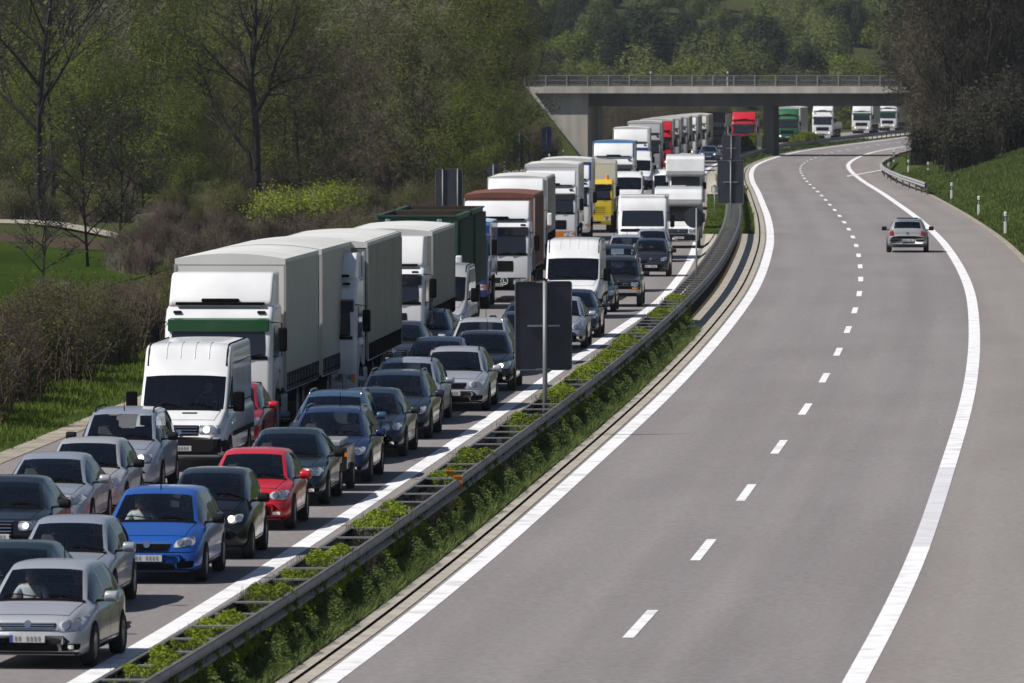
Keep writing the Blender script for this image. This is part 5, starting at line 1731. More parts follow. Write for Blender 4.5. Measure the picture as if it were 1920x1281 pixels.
def branches_mesh(name, segs, mat_, parent=None):
    """tapered 3/4-sided prisms; segs = (p0,p1,r0,r1)"""
    vs, fs = [], []
    for p0, p1, r0, r1 in segs:
        t = (p1 - p0)
        if t.length < 1e-6: continue
        t.normalize(); a = Vector((0, 0, 1)) if abs(t.z) < .9 else Vector((1, 0, 0))
        u = t.cross(a).normalized(); v = t.cross(u)
        n = 6 if r0 > .10 else 3
        b = len(vs)
        for p, r in ((p0, r0), (p1, r1)):
            for k in range(n):
                an = 2 * math.pi * k / n; vs.append(tuple(p + u * (math.cos(an) * r) + v * (math.sin(an) * r)))
        for k in range(n): fs.append((b + k, b + n + k, b + n + (k + 1) % n, b + (k + 1) % n))
    me = bpy.data.meshes.new(name); me.from_pydata(vs, [], fs); me.materials.append(mat_); me.update()
    o = bpy.data.objects.new(name, me); COL.objects.link(o); o.parent = parent
    return o

def grow(rr, p, d, L, r, lvl, segs, tips, maxlvl, spread=.5, updraw=.25, nk=(3, 5)):
    n = 4 if lvl < 2 else 3
    q = p.copy(); dd = d.copy()
    pts = [(q.copy(), r)]
    for i in range(n):
        dd = (dd + Vector((rr.gauss(0, .16), rr.gauss(0, .16), rr.gauss(0, .08) + updraw * .12))).normalized()
        q2 = q + dd * (L / n); r2 = r * (1 - .62 * (i + 1) / n)
        segs.append((q.copy(), q2.copy(), pts[-1][1], r2)); pts.append((q2.copy(), r2)); q = q2
    if lvl >= maxlvl:
        tips += [pt for pt, _ in pts[1:]]
        return
    if lvl >= 1: tips.append(q.copy())
    for k in range(rr.randint(*nk)):
        t = rr.uniform(.25 if lvl else .35, 1.0)
        i = min(n - 1, int(t * n)); a = pts[i][0].lerp(pts[i + 1][0], t * n - i); rb = pts[i][1] * .62
        ax = Vector((rr.gauss(0, 1), rr.gauss(0, 1), rr.gauss(0, .5))).normalized()
        nd = (dd * (1 - spread) + ax * spread + Vector((0, 0, updraw))).normalized()
        grow(rr, a, nd, L * rr.uniform(.45, .72), rb, lvl + 1, segs, tips, maxlvl, spread, updraw, nk)

def twigs(rr, tips, segs, n, ln, r, up=.5):
    for _ in range(n):
        p = rr.choice(tips)
        d = Vector((rr.gauss(0, 1), rr.gauss(0, 1), rr.gauss(0, .6) + up)).normalized()
        q = p + d * ln * rr.uniform(.5, 1.3); segs.append((p, q, r, r * .4))

def tree_proto(name, seed, H, bark, leafm=None, nleaf=0, ls=.14, trunk=.20, ntwig=900, spread=.55, maxlvl=3, updraw=.28, twm=None, twr=.02, clump=.5, base=.12, nk=(4, 6), twl=1.0):
    rr = random.Random(seed)
    root = empty(name)
    segs, tips = [], []
    q = Vector((0, 0, -.3)); dd = Vector((rr.gauss(0, .03), rr.gauss(0, .03), 1)).normalized()
    n = 9; r = trunk; pts = []
    for i in range(n):
        dd = (dd + Vector((rr.gauss(0, .05), rr.gauss(0, .05), .05))).normalized()
        q2 = q + dd * (H * .93 / n); r2 = trunk * (1 - .88 * (i + 1) / n)
        segs.append((q.copy(), q2.copy(), r, r2)); pts.append((q.copy(), q2.copy(), r)); q = q2; r = r2
    nb = int(13 + rr.random() * 5)
    for k in range(nb):
        t = base + (1 - base) * (k + rr.random()) / nb
        i = min(n - 1, int(t * n)); a = pts[i][0].lerp(pts[i][1], t * n - i)
        an = k * 2.4 + rr.random()
        out = Vector((math.cos(an), math.sin(an), 0))
        d = (out * (.9 - .35 * t) + Vector((0, 0, .45 + .5 * t))).normalized()
        ln = H * (.36 * math.sin(math.pi * min(1, .22 + .75 * (1 - t))) + .06)
        grow(rr, a, d, ln, pts[i][2] * .45 + .012, 1, segs, tips, maxlvl, spread, updraw, nk)
    branches_mesh('trunk', segs, bark, root)
    ts = []
    twigs(rr, tips, ts, ntwig, twl, twr)
    ct = branches_mesh('twigs', ts, twm or bark, root)
    if leafm and nleaf:
        pt = np.array([tuple(t) for t in tips])
        rs = np.random.RandomState(seed)
        cen = pt[rs.randint(0, len(pt), nleaf)]
        P = cen + rs.normal(0, clump, (nleaf, 3)) * [1, 1, .8]
        keep = P[:, 2] > .4
        P = P[keep]
        out = P - np.array([0, 0, H * .5]); out[:, 2] *= .6; out /= np.linalg.norm(out, axis=1)[:, None] + 1e-6
        loc_ = (P - cen[keep]) / (np.linalg.norm(P - cen[keep], axis=1)[:, None] + 1e-6)
        N = rs.normal(0, .45, P.shape) + out * .9 + loc_ * .7 + [0, 0, .25]
        quads_mesh('crown', P, N / np.linalg.norm(N, axis=1)[:, None], ls * rs.uniform(.6, 1.4, len(P)), leafm, root)
    return root

def bush_proto(name, seed, H, Wd, stemm, leafm, nleaf, nstem=160, ls=.09, sr=.014, dens=1.0, stemlen=1.0, fill=.35, lobes=6):
    """many-stemmed shrub: fan of thin stems with leaf clumps towards their ends"""
    rr = random.Random(seed); rs = np.random.RandomState(seed)
    root = empty(name)
    segs, ends = [], []
    lob = [(rr.uniform(-.30, .30) * Wd, rr.uniform(-.30, .30) * Wd, rr.uniform(.65, 1.0)) for _ in range(lobes)]
    for k in range(nstem):
        lx, ly, lh = rr.choice(lob)
        b = Vector((lx + rr.gauss(0, .10) * Wd, ly + rr.gauss(0, .10) * Wd, -.1))
        an = rr.random() * 6.28; ti = rr.random() ** .7
        tip = Vector((lx + math.cos(an) * ti * Wd * .33, ly + math.sin(an) * ti * Wd * .33, H * lh * (1 - .45 * ti * ti) * rr.uniform(.75, 1.05)))
        mid = b.lerp(tip, .5) + Vector((rr.gauss(0, .08), rr.gauss(0, .08), .10 * H))
        segs += [(b, mid, sr * 1.5, sr), (mid, tip, sr, sr * .4)]
        for _ in range(3):
            p = mid.lerp(tip, rr.random()); d = Vector((rr.gauss(0, 1), rr.gauss(0, 1), 1.0)).normalized() * rr.uniform(.15, .4) * H * .35
            segs.append((p, p + d, sr * .5, sr * .25)); ends.append(p + d)
        ends += [tip, mid.lerp(tip, .6), mid.lerp(tip, .85)]
    branches_mesh('stems', segs, stemm, root)
    if nleaf:
        pt = np.array([tuple(t) for t in ends])
        cen = pt[rs.randint(0, len(pt), nleaf)]
        P = cen + rs.normal(0, .055 * H + .05, (nleaf, 3))
        nf = int(nleaf * fill)
        P[:nf, 2] *= rs.uniform(.2, 1, nf)
        P[:, 2] = np.abs(P[:, 2])
        out = P - np.array([0, 0, H * .25]); out /= np.linalg.norm(out, axis=1)[:, None] + 1e-6
        loc_ = (P - cen) / (np.linalg.norm(P - cen, axis=1)[:, None] + 1e-6)
        N = rs.normal(0, .4, P.shape) + out * 1.0 + loc_ * .6 + [0, 0, .25]
        quads_mesh('foliage', P, N / np.linalg.norm(N, axis=1)[:, None], ls * rs.uniform(.6, 1.4, len(P)), leafm, root)
    return root

def dome_proto(name, seed, H, Wd, leafm, n, ls, lobes=9):
    """dense rounded bush: overlapping leafy domes on a few stems"""
    rr = random.Random(seed); rs = np.random.RandomState(seed)
    root = empty(name)
    P, N = [], []
    cs = [(rr.uniform(-.34, .34) * Wd, rr.uniform(-.34, .34) * Wd, rr.uniform(.45, 1.0)) for _ in range(lobes)]
    for cx, cy, h in cs:
        m_ = n // lobes
        v = rs.normal(0, 1, (m_, 3)); v[:, 2] = np.abs(v[:, 2]) * 1.1 - .25; v /= np.linalg.norm(v, axis=1)[:, None]
        rad = np.array([Wd * .24, Wd * .24, H * h * .62]) * (.75 + .5 * h)
        bump = 1 + .16 * np.sin(v[:, :1] * 7 + seed) * np.sin(v[:, 1:2] * 6 + cx) + rs.normal(0, .05, (m_, 1))
        c = np.array([cx, cy, H * h * .40])
        p = c + v * rad * bump * (1 - .25 * rs.rand(m_, 1) ** 3)
        P.append(p); N.append(v + rs.normal(0, .38, (m_, 3)))
    P = np.concatenate(P); N = np.concatenate(N); k = P[:, 2] > 0.05; P, N = P[k], N[k]
    quads_mesh('foliage', P, N / np.linalg.norm(N, axis=1)[:, None], ls * rs.uniform(.6, 1.5, len(P)), leafm, root)
    segs = [(Vector((cx * .4, cy * .4, -.3)), Vector((cx, cy, H * h * .8)), .10, .03) for cx, cy, h in cs]
    branches_mesh('stems', segs, M['twig_dark'], root)
    return root

_protos = {}
def plant(key, x, y, z, s=1.0, rz=0.0, label=None, cat='tree', group=None, name=None, sz=None):
    o, used = _protos[key]
    if used: r = copy_tree(o)
    else: r = o; _protos[key][1] = True
    if name: r.name = name
    r.location = (x, y, z); r.rotation_euler = (0, 0, rz); r.scale = (s, s, sz or s)
    tag(r, label, cat, group)
    return r
def proto(key, o): _protos[key] = [o, False]

for i in range(3):
    proto(f'olive{i}', tree_proto('young_tree', 11 + i, 13 + i, M['bark'], M['leaf_olive'], 14000, .085, .14, 500, base=.10, clump=.55))
    proto(f'fresh{i}', tree_proto('young_tree', 31 + i, 11 + i, M['bark'], M['leaf_fresh'], 13000, .08, .12, 500, base=.08, clump=.5))
    proto(f'birch{i}', tree_proto('slender_tree', 291 + i, 12 + i, M['bark_pale'], M['leaf_olive'], 2500, .08, .08, 900, base=.25, twr=.014, twm=M['twig_pale'], spread=.4, updraw=.4))
    proto(f'bare{i}', tree_proto('bare_tree', 51 + i, 15 + i, M['bark'], None, 0, trunk=.22, ntwig=1600, spread=.5, twr=.022, twm=M['twig_dark'], maxlvl=3))
    proto(f'brown{i}', tree_proto('bare_tree', 71 + i, 11 + i, M['twig_brown'], M['leaf_olive'], 900, .11, .11, 2200, base=.06, twr=.022, twm=M['twig_brown']))
    proto(f'hill{i}', dome_proto('hill_tree', 91 + i, 7.0, 8.0, M['leaf_hill'], 7000, .17))
    proto(f'hilld{i}', dome_proto('hill_tree', 111 + i, 10, 7.5, M['leaf_dark'], 7000, .22))
    proto(f'hillg{i}', dome_proto('hill_tree', 131 + i, 5.5, 7.5, M['leaf_fresh'], 6500, .16))
    proto(f'hillb{i}', bush_proto('hill_shrub', 151 + i, 6, 7.5, M['twig_brown'], M['leaf_hill'], 2200, 340, .18, .045, fill=.3, lobes=7))
    proto(f'thick{i}', bush_proto('thicket_shrub', 171 + i, 3.2, 3.6, M['twig_brown'], M['leaf_brown'], 4200, 460, .040, .013, fill=.5))
    proto(f'thickg{i}', bush_proto('thicket_shrub', 191 + i, 3.2, 3.4, M['twig_brown'], M['leaf_olive'], 7000, 320, .036, .012, fill=.4))
    proto(f'reed{i}', bush_proto('dry_reeds', 211 + i, 2.4, 3.6, M['twig_pale'], M['leaf_olive'], 500, 520, .05, .012, fill=.3, lobes=9))
    proto(f'shade{i}', tree_proto('tall_tree', 231 + i, 20 + 2 * i, M['bark'], M['leaf_right_wood'], 5200, .16, .26, 1800, base=.12, twr=.03, twm=M['twig_dark'], clump=.8, twl=1.3))
    proto(f'shadeb{i}', bush_proto('wood_edge_shrub', 251 + i, 5.5, 5.0, M['twig_dark'], M['leaf_right_wood'], 3000, 520, .12, .025, fill=.5))
proto('willow', bush_proto('willow_bush', 301, 4.6, 8.6, M['bark_pale'], M['leaf_bright'], 15000, 420, .085, .02, fill=.30, lobes=10))
proto('dome', dome_proto('round_bush', 302, 4.4, 6.5, M['leaf_fresh'], 9000, .12, 6))
proto('bigbare2', tree_proto('bare_tree', 331, 21, M['bark'], M['leaf_olive'], 1500, .13, .30, 2600, spread=.5, updraw=.3, base=.25, twr=.026, maxlvl=3, twm=M['twig_dark']))
proto('small_bare', tree_proto('bare_tree', 332, 5.2, M['bark'], M['leaf_olive'], 260, .06, .08, 700, spread=.6, base=.2, twr=.012, twl=.45, maxlvl=2))

rv = random.Random(7)
def X_at(px, y): return (px - 960) * y / FPX
def put(key, px, y, **k):
    x = X_at(px, y); return plant(key, x, y, ground(x, y) - .1, rz=rv.random() * 6.28, **k)

def limb_tree(label, cat):
    """the landmark tree: trunk and main limbs laid out one by one, twigs grown on them"""
    D = 512.0; s = FPX / D; x0 = X_at(482, D); z0 = ground(x0, D) - .1
    yb = 100 + (9 - z0) * s
    rr = random.Random(5)
    root = empty('bare_tree', (x0, D, z0))
    limbs = [([(482, 384), (481, 290), (479, 215), (471, 158), (474, 110), (479, 60), (480, 0), (478, -50)], .30, 0),
             ([(481, 345), (465, 284), (430, 245), (400, 193), (386, 160), (371, 118), (362, 70)], .16, .5),
             ([(478, 205), (468, 172), (428, 137), (398, 105), (380, 80)], .12, -.6),
             ([(472, 160), (462, 130), (454, 98), (436, 74), (425, 30)], .11, .8),
             ([(480, 212), (503, 172), (514, 125), (528, 95), (548, 60), (560, 10)], .17, -.5),
             ([(503, 172), (522, 160), (545, 148), (572, 147), (600, 140)], .10, .7),
             ([(500, 178), (530, 177), (556, 186), (570, 200)], .07, -.8),
             ([(474, 105), (490, 70), (506, 30), (515, -20)], .10, .3),
             ([(476, 80), (462, 50), (450, 10), (446, -30)], .09, -.4),
             ([(481, 240), (500, 225), (520, 232), (534, 250)], .05, .5),
             ([(480, 250), (460, 242), (448, 246)], .04, -.5),
             ([(514, 125), (500, 95), (502, 60), (512, 20)], .07, .6)]
    segs, tips = [], []
    for pts, r, lean in limbs:
        P = [Vector(((a - 482) / s, lean * k * .55, (yb - b) / s)) for k, (a, b) in enumerate(pts)]
        n = len(P) - 1
        for k in range(n):
            ra, rb_ = r * (1 - .8 * k / n), r * (1 - .8 * (k + 1) / n)
            segs.append((P[k], P[k + 1], ra, rb_))
            if r > .2 and k < 3: continue
            for _ in range(3 if k else 1):
                t = rr.random(); a = P[k].lerp(P[k + 1], t)
                d = ((P[k + 1] - P[k]).normalized() * .5 + Vector((rr.gauss(0, .6), rr.gauss(0, .6), .35))).normalized()
                grow(rr, a, d, rr.uniform(1.2, 2.6), rb_ * .45 + .012, 2, segs, tips, 3, .5, .25, (3, 4))
    branches_mesh('trunk', segs, M['bark'], root)
    ts = []; twigs(rr, tips, ts, 1500, .7, .016)
    branches_mesh('twigs', ts, M['twig_dark'], root)
    rs = np.random.RandomState(3); pt = np.array([tuple(t) for t in tips]); pt = pt[(pt[:, 0] < -2) & (pt[:, 2] > 8)]
    if len(pt):
        Pq = pt[rs.randint(0, len(pt), 900)] + rs.normal(0, .4, (900, 3)); N = rs.normal(0, 1, Pq.shape)
        quads_mesh('crown', Pq, N / np.linalg.norm(N, axis=1)[:, None], .09 * rs.uniform(.6, 1.4, 900), M['leaf_fresh'], root)
    tag(root, label, cat)

# named single plants
limb_tree('big bare tree with dark trunk forking low, standing tallest in front of the green wood', cat='tree')
put('bigbare2', 78, 505, label='tall dark bare tree with twin leaders near the left edge', cat='tree')
put('bigbare2', 98, 560, s=.9, label='dark bare tree close behind the twin-leader tree on the left', cat='tree')
put('willow', 580, 470, s=.66, label='wide bright yellow-green willow bush in front of the wood', cat='bush')
put('small_bare', 165, 395, s=1.25, label='small bare tree standing alone before the green field', cat='tree')
put('small_bare', 78, 350, s=.95, label='small twiggy sapling rising from the hedge before the field', cat='tree')
put('small_bare', 222, 420, s=1.2, label='slender bare sapling at the end of the farm track', cat='tree')
put('dome', 1284, 1150, s=.95, label='round bright green bush just above the bridge railing', cat='bush')
put('dome', 1334, 1165, s=.55, label='small round green bush right of the larger round bush above the railing', cat='bush')

# left wood: rows of individual trees, nearest rows shortest
def wood(rows, groups):
    for (y0, y1, n, px0, px1, keys, s0, s1, cat, label, group) in rows:
        for k in range(n):
            y = y0 + (y1 - y0) * rv.random(); px = px0 + (px1 - px0) * ((k + rv.random()) / n)
            x = X_at(px, y)
            if x > XC(y) - 16 and y < 1150: x = XC(y) - 16 - rv.random() * 4
            if y < 740 and (x / y * FPX + 960) > 925: continue
            if 1366 < y < 1475 and 785 < (x / y * FPX + 960) < 905: continue
            sc_ = rv.uniform(s0, s1)
            plant(rv.choice(keys), x, y, ground(x, y) - .15, sc_, rv.random() * 6.28, label, cat, group)
wood([
 (300, 345, 5, -60, 215, ['reed0', 'reed1', 'reed2'], .35, .5, 'reeds', 'clump of pale dry reeds along the hedge in front of the green field', 'reeds before the field'),
 (345, 450, 60, 225, 900, ['reed0', 'reed1', 'reed2', 'thick0', 'thick1'], .45, .75, 'reeds', 'pale dry reeds and twigs in the strip behind the lorries', 'dry reeds behind the lorries'),
 (430, 485, 34, 250, 980, ['thick0', 'thick1', 'thick2', 'reed1', 'thickg1'], .4, .62, 'shrub', 'brown twiggy shrub in the belt in front of the left wood', 'brown shrubs before the left wood'),
 (492, 520, 26, -40, 980, ['thickg0', 'thickg1', 'thickg2', 'thickg0'], .55, .95, 'shrub', 'greening shrub at the foot of the left wood', 'greening shrubs below the left wood'),
 (555, 700, 40, -80, 920, ['thickg0', 'thickg1', 'thickg2', 'thick1'], .9, 1.3, 'shrub', 'undergrowth shrub among the trunks of the left wood', 'undergrowth of the left wood'),
 (840, 1150, 46, 1080, 1330, ['brown0', 'brown1', 'hillb0', 'brown2'], .28, .42, 'tree', 'brown roadside brush beyond the bridge, left of the far lorries', 'roadside brush beyond the bridge'),
 (535, 600, 30, -80, 1000, ['fresh0', 'fresh1', 'olive0', 'olive1', 'fresh2', 'brown1'], .5, .8, 'tree', 'low young tree with new olive leaves at the front of the left wood', 'front trees of the left wood'),
 (600, 700, 26, -120, 960, ['olive0', 'olive1', 'olive2', 'fresh1', 'fresh0', 'brown2'], .75, 1.0, 'tree', 'olive-green spring tree in the middle of the left wood', 'middle trees of the left wood'),
 (560, 800, 18, 150, 915, ['birch0', 'birch1', 'birch2'], .6, 1.0, 'tree', 'slender pale-stemmed tree among the olive trees of the left wood', 'pale slender trees of the left wood'),
 (700, 880, 30, -120, 900, ['olive0', 'olive1', 'bare1', 'olive2', 'fresh2'], .9, 1.15, 'tree', 'tall thin spring tree at the back of the left wood', 'back trees of the left wood'),
 (880, 1080, 20, 300, 1000, ['bare0', 'olive2', 'brown1', 'olive1', 'hillb0'], .8, 1.1, 'tree', 'hazy spring tree behind the bridge approach', 'trees behind the bridge approach'),
 (600, 800, 18, 770, 925, ['brown0', 'brown1', 'fresh2', 'thick2'], .55, .8, 'tree', 'reddish-brown bare tree below the bridge approach', 'brown trees below the bridge approach'),
 (752, 795, 14, 940, 1022, ['thickg0', 'thickg1', 'thick2'], 1.0, 1.5, 'shrub', 'bush on the slope beside the bridge wing wall', 'bushes by the wing wall'),
], None)
# thicket hedge along the left roadside
for k in range(84):
    y = 186 + 2.9 * k + rv.uniform(-2, 2); u = -15.4 - rv.random() * 3.2 - .004 * (y - 190)
    x = XC(y) + u
    plant(rv.choice(['thick0', 'thickg1', 'thick2', 'thickg2', 'thick1'] if y < 330 else ['thick0', 'thick1', 'reed2', 'thickg0']), x, y, ground(x, y) - .2,
          rv.uniform(.85, 1.05) if y < 240 else rv.uniform(.65, .85), rv.random() * 6.28, 'dark brown twiggy shrub in the dense hedge along the left roadside', 'shrub', 'hedge shrubs along the left roadside')
for (y, u) in ((186, -16.4), (190, -17.6)):
    plant('thickg0' if y == 186 else 'thickg1', XC(y) + u, y, road_z(y) - .3, 1.0, 1, 'greener leafy shrub at the left picture edge above the grass' if y == 186 else 'taller green shrub behind the leafy one at the left edge', 'shrub')
# right wood: tall dark upright trees and their shrubby edge
for k in range(56):
    y = rv.uniform(600, 790); sx_ = rv.uniform(.40, .58)
    x = X_at(1728 + 4.2 * sx_ * FPX / y * 1.05 + 230 * (k / 56) ** 1.1, y)
    if x < XC(y) + 13: x = XC(y) + 13 + rv.random() * 6
    plant(rv.choice(['shade0', 'shade1', 'shade2']), x, y, ground(x, y) - .2, sx_, rv.random() * 6.28, 'tall dark upright tree in the dark wood on the right', 'tree', 'tall trees of the right wood', sz=rv.uniform(.85, 1.15))
for k in range(46):
    y = rv.uniform(560, 760); px = rv.uniform(1768, 2000)
    if y < 620: px = max(px, 1775)
    x = X_at(px, y)
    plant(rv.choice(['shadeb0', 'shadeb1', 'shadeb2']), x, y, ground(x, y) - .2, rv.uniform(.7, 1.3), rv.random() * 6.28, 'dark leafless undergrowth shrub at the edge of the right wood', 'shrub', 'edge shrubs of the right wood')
for k in range(10):
    y = 640 + 12 * k; x = X_at(1752 + 8 * rv.random(), y)
    plant(rv.choice(['shade0', 'brown2', 'brown0', 'shadeb2']), x, y, ground(x, y) - .2, rv.uniform(.45, .8), rv.random() * 6.28, 'slim twiggy tree on the outer rim of the right wood beside the road', 'tree', 'rim trees of the right wood')
# beyond the bridge: hedge line behind the far lorries, then the hillside
wood([
 (1165, 1215, 46, 1060, 1760, ['brown0', 'hillg1', 'hillb0', 'hillb1'], .28, .42, 'tree', 'brown bare bush behind the queue seen under the bridge', 'brush seen under the bridge'),
 (1215, 1275, 24, 960, 1800, ['hillb0', 'hillg0', 'hillg2', 'hill0', 'hillg1', 'hill2'], .7, 1.0, 'bush', 'olive bush at the hill foot just above the bridge railing', 'bushes at the hill foot'),
 (1280, 1360, 26, 1060, 1800, ['hill0', 'hill1', 'hillg0', 'hillg1', 'hilld1'], .7, 1.1, 'bush', 'rounded bush on the lower hillside', 'bushes on the lower hillside'),
 (1392, 1425, 44, 870, 1420, ['hilld0', 'hilld1', 'hilld2'], .42, .62, 'tree', 'dark tree in the blue-black belt across the hill', 'dark trees across the hill'),
 (1370, 1450, 30, 1400, 1900, ['hill0', 'hill1', 'hill2', 'hilld0', 'hillg2', 'hill0'], .6, 1.0, 'tree', 'big olive tree on the right part of the hill', 'olive trees on the right hillside'),
 (1430, 1600, 84, 620, 1900, ['hill0', 'hill1', 'hill2', 'hillg0', 'hillg1', 'hillb1', 'hilld2'], .5, .9, 'tree', 'olive tree high on the hillside', 'trees high on the hillside'),
 (1480, 1720, 70, 900, 1900, ['hill0', 'hill1', 'hill2', 'hillg0', 'hillb0', 'hilld1'], .5, .9, 'tree', 'small olive bush near the top edge of the hillside', 'bushes at the top of the hillside'),
 (1290, 1430, 40, 540, 900, ['hill0', 'hillb0', 'hillb1', 'hill2', 'hillg0'], .5, .85, 'tree', 'grey-green scrub tree on the left slope of the hill', 'trees on the left slope of the hill'),
 (1100, 1300, 26, 250, 860, ['bare0', 'bare2', 'olive0', 'hill1', 'hilld0'], .9, 1.3, 'tree', 'dim tree on the wooded slope behind the left wood', 'trees on the slope behind the left wood'),
], None)
# pale clearing running down the hill
vs, fs = [], []
for t in range(9):
    y = 1465 - 11 * t; c_ = 806 + 10.5 * t
    for px in (c_ - 20, c_, c_ + 20): x = X_at(px, y); vs.append((x, y, ground(x, y) + .3))
for i in range(8):
    for j in range(2): fs.append((i * 3 + j, i * 3 + 3 + j, i * 3 + 4 + j, i * 3 + 1 + j))
mb = MB(); mb.add(vs, fs); tag(mb.build('clearing', M['grass_dry'], smooth=True), kind='structure')
# bright meadow strip on the hill
vs, fs = [], []
for i, y in enumerate([1360 + 8 * k for k in range(9)]):
    for j in range(16):
        x = X_at(780 + 22 * j, y); vs.append((x, y, ground(x, y) + .25))
for i in range(8):
    for j in range(15): fs.append((i * 16 + j, i * 16 + j + 1, (i + 1) * 16 + j + 1, (i + 1) * 16 + j))
mb = MB(); mb.add(vs, fs); tag(mb.build('meadow', M['field'], smooth=True), kind='structure')

# ------------------------------------------------------------------ median hedge, weeds and lawns
def hedge_plant(seed, L, W_, H, leafy):
    rr = random.Random(seed); rs = np.random.RandomState(seed)
    root = empty('hedge_plant')
    segs = []
    ends = []
    for k in range(int(L * 190)):
        b = Vector((rr.uniform(-W_ * .42, W_ * .42), rr.uniform(-L / 2, L / 2), 0))
        e = b + Vector((rr.gauss(0, .06), rr.gauss(0, .06), H * rr.uniform(.55, .95)))
        segs.append((b, e, .007, .003)); ends.append(e)
    branches_mesh('stems', segs, M['twig_dark'], root)
    if leafy:
        n = int(L * leafy)
        P = np.column_stack([rs.uniform(-W_ / 2, W_ / 2, n), rs.uniform(-L / 2, L / 2, n), np.zeros(n)])
        top = H * (.80 + .13 * np.sin(P[:, 1] * 3.1 + seed) + .10 * np.sin(P[:, 0] * 9 + P[:, 1] * 5) - .30 * (np.abs(P[:, 0]) / (W_ / 2)) ** 3 - .35 * (np.abs(P[:, 1]) / (L / 2)) ** 6)
        P[:, 2] = top * (1 - .45 * rs.rand(n) ** 2.2) + rs.normal(0, .02, n)
        N = rs.normal(0, .8, P.shape) + [0, 0, .8]
        quads_mesh('foliage', P, N / np.linalg.norm(N, axis=1)[:, None], .026 * rs.uniform(.6, 1.5, n), M['hedge_leaf'], root)
    return root
for i in range(3): proto(f'hedge{i}', hedge_plant(400 + i, 5.0, .86, .84, 6600))
for i in range(2): proto(f'twig{i}', hedge_plant(420 + i, 5.0, .74, .70, 0))
proto('hedge_small', hedge_plant(430, 2.4, .74, .82, 5000))
green = [(108, 114.2), (115.4, 121), (121.6, 128), (131, 133), (134.8, 137), (138.9, 143.2), (148, 155.5), (164, 168.5), (170, 174.5), (185, 189.5), (197, 204), (208, 216.5), (218.5, 225), (227, 235), (240, 244), (253, 260), (267, 272)]
kk = 0
for a, b in green:
    n_ = max(1, round((b - a) / 4.2)); L_ = (b - a) / n_
    for i in range(n_):
        yy_ = a + L_ * (i + .5)
        h = plant(['hedge0', 'hedge1', 'hedge2'][kk % 3], *rp(-1.73, yy_, .02), rz=-math.atan(slope(yy_)) + (math.pi if kk % 2 else 0), cat='hedge', sz=rv.uniform(.90, 1.04),
                  label='low bright green hedge plant growing between the two median rails', group='green hedge plants in the median')
        h.scale = (1, (L_ + .5) / 5.0, h.scale[2]); kk += 1
y = 111.0
while y < 262:
    if not any(a - 1 < y < b + 1 for a, b in green):
        plant(rv.choice(['twig0', 'twig1']), *rp(-1.73, y, .02), rz=-math.atan(slope(y)), cat='hedge', sz=rv.uniform(.85, 1.0),
              label='leafless brown hedge twigs between the two median rails', group='bare hedge plants in the median')
    y += 3.6
for (px, py, s_) in ((1410, 287, 1.6), (1428, 283, 1.4), (1505, 276, 1.4), (1519, 274, 1.2)):
    p = at(px, py); plant('hedge_small', p[0], p[1], p[2], s=s_ * 1.5, rz=.3, label='small bright green shrub in the distant median near the bridge pier', cat='shrub', group='green shrubs near the bridge pier')

def blades(name, region, n, h, w_, mat_, seed, lean=.3, hv=None):
    """upright grass blades as thin triangles"""
    rs = np.random.RandomState(seed)
    U = rs.rand(n); Yv = region[2] + (region[3] - region[2]) * rs.rand(n) ** 1.15
    u = region[0] + (region[1] - region[0]) * U
    X = np.interp(Yv, YSN, XCN) + u; Z = np.interp(Yv, YSN, RZN)
    if region[4] == 'ground':
        Z = np.array([ground(a, b) for a, b in zip(X, Yv)]) + .03
    mod = .55 + .45 * np.sin(Yv * 1.3 + 2 * np.sin(Yv * .37)) * np.sin(u * 3 + Yv * .8)
    hh = h * rs.uniform(.4, 1.2, n) * (.55 + .6 * np.clip(mod, 0, 1))
    an = rs.rand(n) * 6.28
    dx, dy = np.cos(an) * w_, np.sin(an) * w_ * .4
    lx, ly = rs.normal(0, lean, n) * hh, rs.normal(0, lean, n) * hh
    V = np.stack([np.column_stack([X - dx, Yv - dy, Z]), np.column_stack([X + dx, Yv + dy, Z]), np.column_stack([X + lx, Yv + ly, Z + hh])], 1).reshape(-1, 3)
    me = bpy.data.meshes.new(name)
    me.vertices.add(3 * n); me.vertices.foreach_set('co', V.astype(np.float32).ravel())
    me.loops.add(3 * n); me.loops.foreach_set('vertex_index', np.arange(3 * n, dtype=np.int32))
    me.polygons.add(n); me.polygons.foreach_set('loop_start', (np.arange(n) * 3).astype(np.int32)); me.polygons.foreach_set('loop_total', np.full(n, 3, np.int32))
    me.materials.append(mat_); me.update(calc_edges=True)
    o = bpy.data.objects.new(name, me); COL.objects.link(o); o['kind'] = 'stuff'
    return o
YSN = np.array(YS); XCN = np.array([XC(y) for y in YS]); RZN = np.array([road_z(y) for y in YS])
def stuff(o, label): o['label'] = label; o['category'] = 'grass'; return o
blades('median_weeds', (-1.30, -.74, 108, 262, 'road'), 50000, .24, .018, M['weed'], 1, lean=.5)
rs = np.random.RandomState(17); n_ = 75000
Yv = 108 + 154 * rs.rand(n_) ** 1.1; uu = rs.uniform(-1.34, -.76, n_)
cl = .5 + .5 * np.sin(Yv * 1.9 + 2.2 * np.sin(Yv * .53) + uu * 5); tall = (.10 + .34 * cl ** 1.5) * (1 - .9 * np.clip((uu + 1.0) / .26, 0, 1) ** 2)
Pw = np.column_stack([np.interp(Yv, YSN, XCN) + uu, Yv, np.interp(Yv, YSN, RZN) + .04 + tall * (1 - rs.rand(n_) ** 2 * .8)])
Nw = rs.normal(0, .9, Pw.shape) + [0, 0, .8]
o_ = quads_mesh('median_weeds', Pw, Nw / np.linalg.norm(Nw, axis=1)[:, None], .020 * rs.uniform(.6, 1.6, n_), M['weed']); o_['kind'] = 'stuff'
